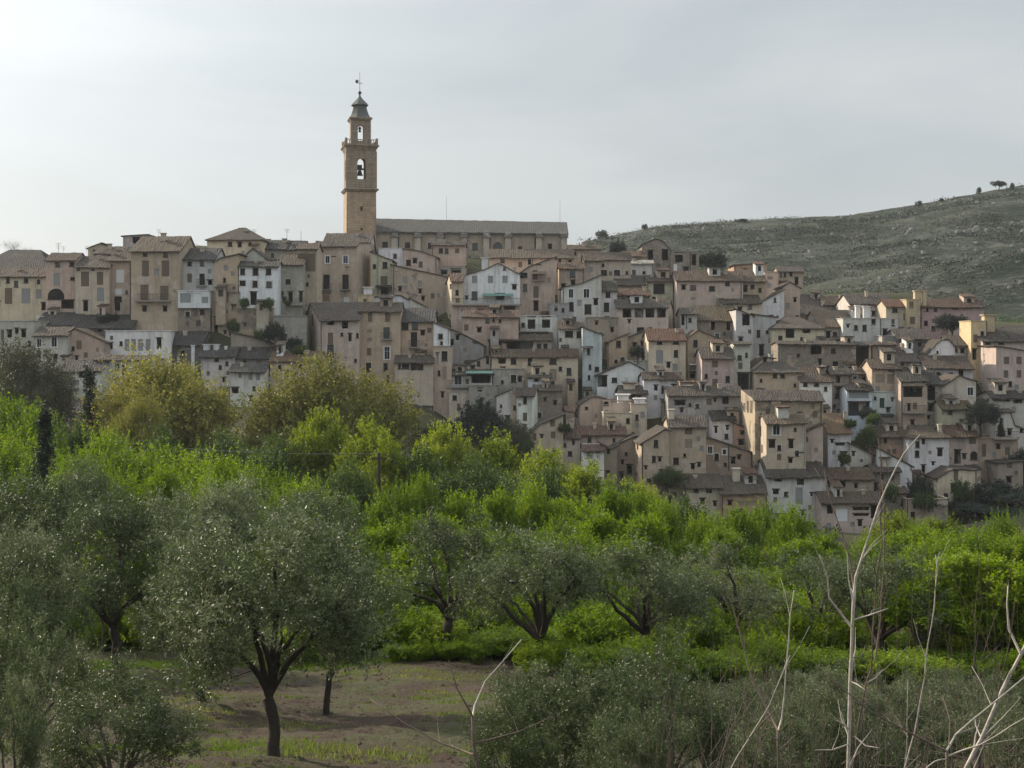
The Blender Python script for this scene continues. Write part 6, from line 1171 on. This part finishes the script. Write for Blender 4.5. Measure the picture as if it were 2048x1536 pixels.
def clods():
    r = np.random.default_rng(19); n = 14000; X = r.uniform(-13, 13, n); Y = 22 + 28 * r.uniform(0, 1, n) ** .9; s = r.uniform(0, 1, n) ** 3 * .075 + .012; Zg = ground_z(X, Y)
    b = np.array([[1, 0, 0], [-.5, .87, 0], [-.5, -.87, 0], [0, 0, .5]]); V = (b[None] * s[:, None, None] * r.uniform(.6, 1.4, (n, 4, 3)) + np.stack([X, Y, Zg + s * .15], 1)[:, None, :]).reshape(-1, 3)
    i = np.arange(n)[:, None, None] * 4 + np.array([[0, 1, 3], [1, 2, 3], [2, 0, 3]])[None]
    o = link('clods', mesh_np('clods', V, i.reshape(-1, 3), [M_clod])); tag(o, 'small clods and stones scattered over the brown soil', 'soil clods', None, 'stuff')
M_clod = flat_mat('dry_clod', (.06, .043, .031), .95, .5, 2.0, .1)
clods()

# ---------------------------------------------------------------- bare saplings close to the camera
def sapling(label, D, stems):
    """stems: (points in photo pixels, base radius, tip radius, bark); the first is the stem, the others are branches"""
    px0, py0 = stems[0][0][0]; x0, y0, z0 = at(px0, py0, D); zg = gz(x0, D); e = empty('sapling', (x0, D, zg), label, 'sapling')
    for k, (pts, r0, r1, pale) in enumerate(stems):
        r0 *= .72; r1 *= .8; rr = random.Random(k * 7 + int(px0)); dd = 0 if k == 0 else rr.uniform(-.5, .5); P = []
        if k == 0: P.append((0, 0, -.3))
        for i, (px, py) in enumerate(pts):
            De = D + dd * (i / max(1, len(pts) - 1)); x, y, z = at(px, py, De); P.append((x - x0, y - D, z - zg))
        # subdivide with knots
        Q = [P[0]]
        for a, b in zip(P, P[1:]):
            L = math.dist(a, b); m = max(1, int(L / .12))
            for j in range(1, m + 1): t = j / m; Q.append(tuple(a[q] + (b[q] - a[q]) * t + (rr.uniform(-.006, .006) if j < m else 0) for q in range(3)))
        n = len(Q); rad = [r0 + (r1 - r0) * i / (n - 1) + (r0 * .16 if i % 3 == 1 else 0) for i in range(n)]
        V, Fc = [], []; tube(V, Fc, Q, rad, 7); obj('stem' if k == 0 else 'branch', V, Fc, [M_pale if pale else M_twig], e, smooth=True)
        for q in range(max(1, n // 3)):
            i = rr.randrange(max(1, n // 4), n - 1) if n > 3 else 1; a = Vector(Q[i]); ax = (Vector(Q[min(i + 1, n - 1)]) - Vector(Q[i - 1])).normalized(); L = rr.uniform(.06, .42)
            d = (ax * .8 + Vector((rr.uniform(-1, 1), rr.uniform(-1, 1), rr.uniform(-.2, .8)))).normalized(); V, Fc = [], []; b = a + d * L
            tube(V, Fc, [a, a.lerp(b, .5) + Vector((rr.uniform(-.02, .02), 0, rr.uniform(-.01, .02))), b], [rad[i] * .45, rad[i] * .3, .0012], 5); obj('twig', V, Fc, [M_pale if pale else M_twig], e, smooth=True)
sapling('small forked sapling rising at the bottom centre with one long pale shoot', 10.0, [([(957, 1540), (947, 1488), (945, 1433)], .017, .013, 0), ([(945, 1433), (949, 1412), (970, 1363), (1001, 1328), (1043, 1279)], .0095, .003, 1), ([(945, 1433), (942, 1426), (914, 1377), (898, 1321)], .009, .003, 0), ([(946, 1509), (879, 1485), (809, 1447), (740, 1398)], .010, .003, 0), ([(950, 1487), (1036, 1464), (1102, 1433)], .009, .003, 0), ([(946, 1440), (985, 1450), (1000, 1475)], .005, .002, 0)])
sapling('tallest bare sapling with a long pale leaning shoot that crosses the houses', 11.0, [([(1697, 1540), (1699, 1440), (1703, 1312), (1705, 1250), (1707, 1211), (1709, 1180)], .022, .015, 1),
 ([(1709, 1180), (1711, 1156), (1722, 1121), (1740, 1066), (1757, 1014), (1773, 975), (1792, 936), (1808, 907), (1841, 868)], .015, .005, 1), ([(1708, 1185), (1702, 1130), (1690, 1085), (1674, 1039), (1660, 995), (1648, 940)], .010, .003, 0),
 ([(1703, 1254), (1682, 1227), (1658, 1195), (1655, 1156), (1646, 1129), (1639, 1109)], .012, .004, 1), ([(1706, 1240), (1740, 1230), (1776, 1217)], .009, .005, 1), ([(1701, 1363), (1715, 1369), (1730, 1380)], .008, .005, 1), ([(1698, 1488), (1664, 1500), (1631, 1500)], .008, .004, 1), ([(1698, 1458), (1674, 1441)], .008, .005, 1), ([(1704, 1315), (1722, 1312), (1732, 1290)], .005, .002, 0)])
sapling('slender twin stemmed sapling close beside the tallest bare sapling', 11.6, [([(1705, 1540), (1721, 1426), (1732, 1367), (1742, 1340), (1748, 1234), (1752, 1156), (1764, 1090), (1760, 1023), (1763, 930), (1756, 876)], .014, .004, 0), ([(1750, 1320), (1762, 1234), (1768, 1137), (1768, 1039), (1764, 960)], .010, .004, 0), ([(1732, 1367), (1752, 1355), (1766, 1338)], .007, .003, 1), ([(1709, 1473), (1732, 1492), (1758, 1496)], .009, .005, 1), ([(1727, 1410), (1690, 1400), (1655, 1350)], .006, .003, 0), ([(1722, 1410), (1745, 1402)], .005, .002, 0)])
sapling('single pale rod sapling leaning right of the tallest sapling', 12.0, [([(1809, 1540), (1830, 1461), (1850, 1352), (1857, 1281), (1869, 1211), (1875, 1140), (1871, 1110)], .014, .004, 1), ([(1850, 1352), (1836, 1330)], .005, .002, 0), ([(1872, 1180), (1862, 1140)], .005, .002, 0)])
sapling('thick leaning sapling in the bottom right corner with a curved pale shoot', 10.0, [([(1930, 1540), (1963, 1477), (1990, 1414), (2021, 1348), (2048, 1297), (2085, 1225)], .024, .014, 1), ([(2040, 1305), (2018, 1258), (2014, 1210), (2016, 1172)], .012, .005, 1), ([(1992, 1410), (2012, 1320), (2030, 1210)], .006, .002, 0), ([(2050, 1290), (2062, 1200), (2058, 1120)], .008, .003, 0)])
sapling('sapling with long arms spreading both ways near the bottom right', 9.4, [([(1894, 1545), (1894, 1500)], .014, .012, 0), ([(1894, 1500), (1912, 1469), (1982, 1410), (2060, 1345)], .010, .004, 1), ([(1896, 1512), (1960, 1490), (2060, 1430)], .009, .004, 1), ([(1893, 1502), (1826, 1469), (1740, 1422), (1650, 1348)], .010, .003, 0), ([(1892, 1518), (1869, 1523), (1845, 1545)], .007, .004, 1), ([(1898, 1490), (1900, 1440), (1885, 1390)], .006, .002, 0), ([(1826, 1469), (1822, 1440)], .004, .002, 0)])
sapling('dark stemmed sapling with fanning twigs at the bottom right of centre', 9.0, [([(1558, 1545), (1556, 1461)], .013, .010, 0), ([(1556, 1461), (1537, 1422), (1506, 1363), (1490, 1305), (1467, 1219), (1424, 1102)], .009, .002, 0), ([(1556, 1461), (1564, 1437), (1572, 1340), (1580, 1234), (1588, 1180)], .008, .003, 1), ([(1557, 1500), (1575, 1485), (1590, 1470)], .005, .002, 0), ([(1556, 1480), (1530, 1470), (1510, 1475)], .005, .002, 0)])
sapling('thin pale switch crossing the fanning twigs from the lower left', 8.8, [([(1455, 1550), (1498, 1477), (1537, 1414), (1568, 1340), (1580, 1310)], .009, .003, 1), ([(1498, 1477), (1530, 1440), (1562, 1410)], .006, .003, 0)])
sapling('straight thin switch left of the fanning twigs', 9.6, [([(1430, 1548), (1443, 1508), (1498, 1375), (1516, 1330)], .007, .003, 0), ([(1443, 1508), (1470, 1450), (1522, 1380)], .005, .002, 0)])
sapling('wispy whip of a sapling slanting through the green leaves at the right', 12.5, [([(2020, 1550), (2012, 1400), (1971, 1281), (1935, 1211), (1889, 1117), (1872, 1080)], .008, .002, 0), ([(2013, 1390), (1985, 1360), (1880, 1380)], .005, .002, 0)])
sapling('greenish thin whip rising at the right edge', 12.8, [([(1950, 1545), (1959, 1332), (1990, 1234), (2010, 1180), (2029, 1113)], .007, .002, 0), ([(1962, 1325), (2000, 1290)], .004, .002, 0)])
sapling('two thin verticals of a switch behind the spreading arms', 12.2, [([(1812, 1545), (1814, 1440), (1816, 1360)], .007, .003, 1), ([(1813, 1470), (1790, 1430)], .004, .002, 0)])
# ---------------------------------------------------------------- pole and cables
D = 105.0; x0, y0, z0 = at(758, 905, D); zg = gz(x0, D); V, Fc = [], []; tube(V, Fc, [(0, 0, -1), (0, 0, z0 - zg)], [.17, .12], 8); box(V, Fc, -.5, .5, -.06, .06, z0 - zg - .5, z0 - zg - .35)
p = obj('utility_pole', V, Fc, [M_wood]); p.location = (x0, D, zg); tag(p, 'dark wooden utility pole standing among the lime trees', 'pole')
def cable(label, a, b, sag):
    A, B = Vector(at(*a)), Vector(at(*b)); V, Fc = [], []
    pts = [tuple(A.lerp(B, i / 24) - A - Vector((0, 0, sag * 4 * (i / 24) * (1 - i / 24)))) for i in range(25)]; tube(V, Fc, pts, [.024] * 25, 4)
    o = obj('cable', V, Fc, [M_cable]); o.location = A; tag(o, label, 'cable')
cable('upper cable running right from the utility pole to the houses', (758, 908, 105), (1420, 982, 165), 1.2)
cable('lower cable running right from the utility pole to the houses', (758, 916, 105), (1400, 1006, 150), 1.3)
cable('cable running left from the utility pole across the brown crowns', (758, 908, 105), (60, 855, 150), 0.8)
HAZE = 0.0001
# ---------------------------------------------------------------- air
HB = [(-260, 420), (-40, 950), (-45.0, 125.0)]
V, Fc = [], []; box(V, Fc, -2400, 2400, -70, 2900, GZ.min() - 1.0, 124.0)
hz = obj('haze', V, Fc, []); hz['kind'] = 'stuff'; hz['label'] = 'faint pale haze in the valley air'
m = bpy.data.materials.new('air'); m.use_nodes = True; t = m.node_tree; t.nodes.clear()
o = N(t, 'ShaderNodeOutputMaterial'); pv = N(t, 'ShaderNodeVolumePrincipled'); pv.inputs['Density'].default_value = HAZE; pv.inputs['Color'].default_value = (.86, .92, 1.0, 1); pv.inputs['Anisotropy'].default_value = 0.2
t.links.new(pv.outputs[0], o.inputs['Volume']); hz.data.materials.append(m)
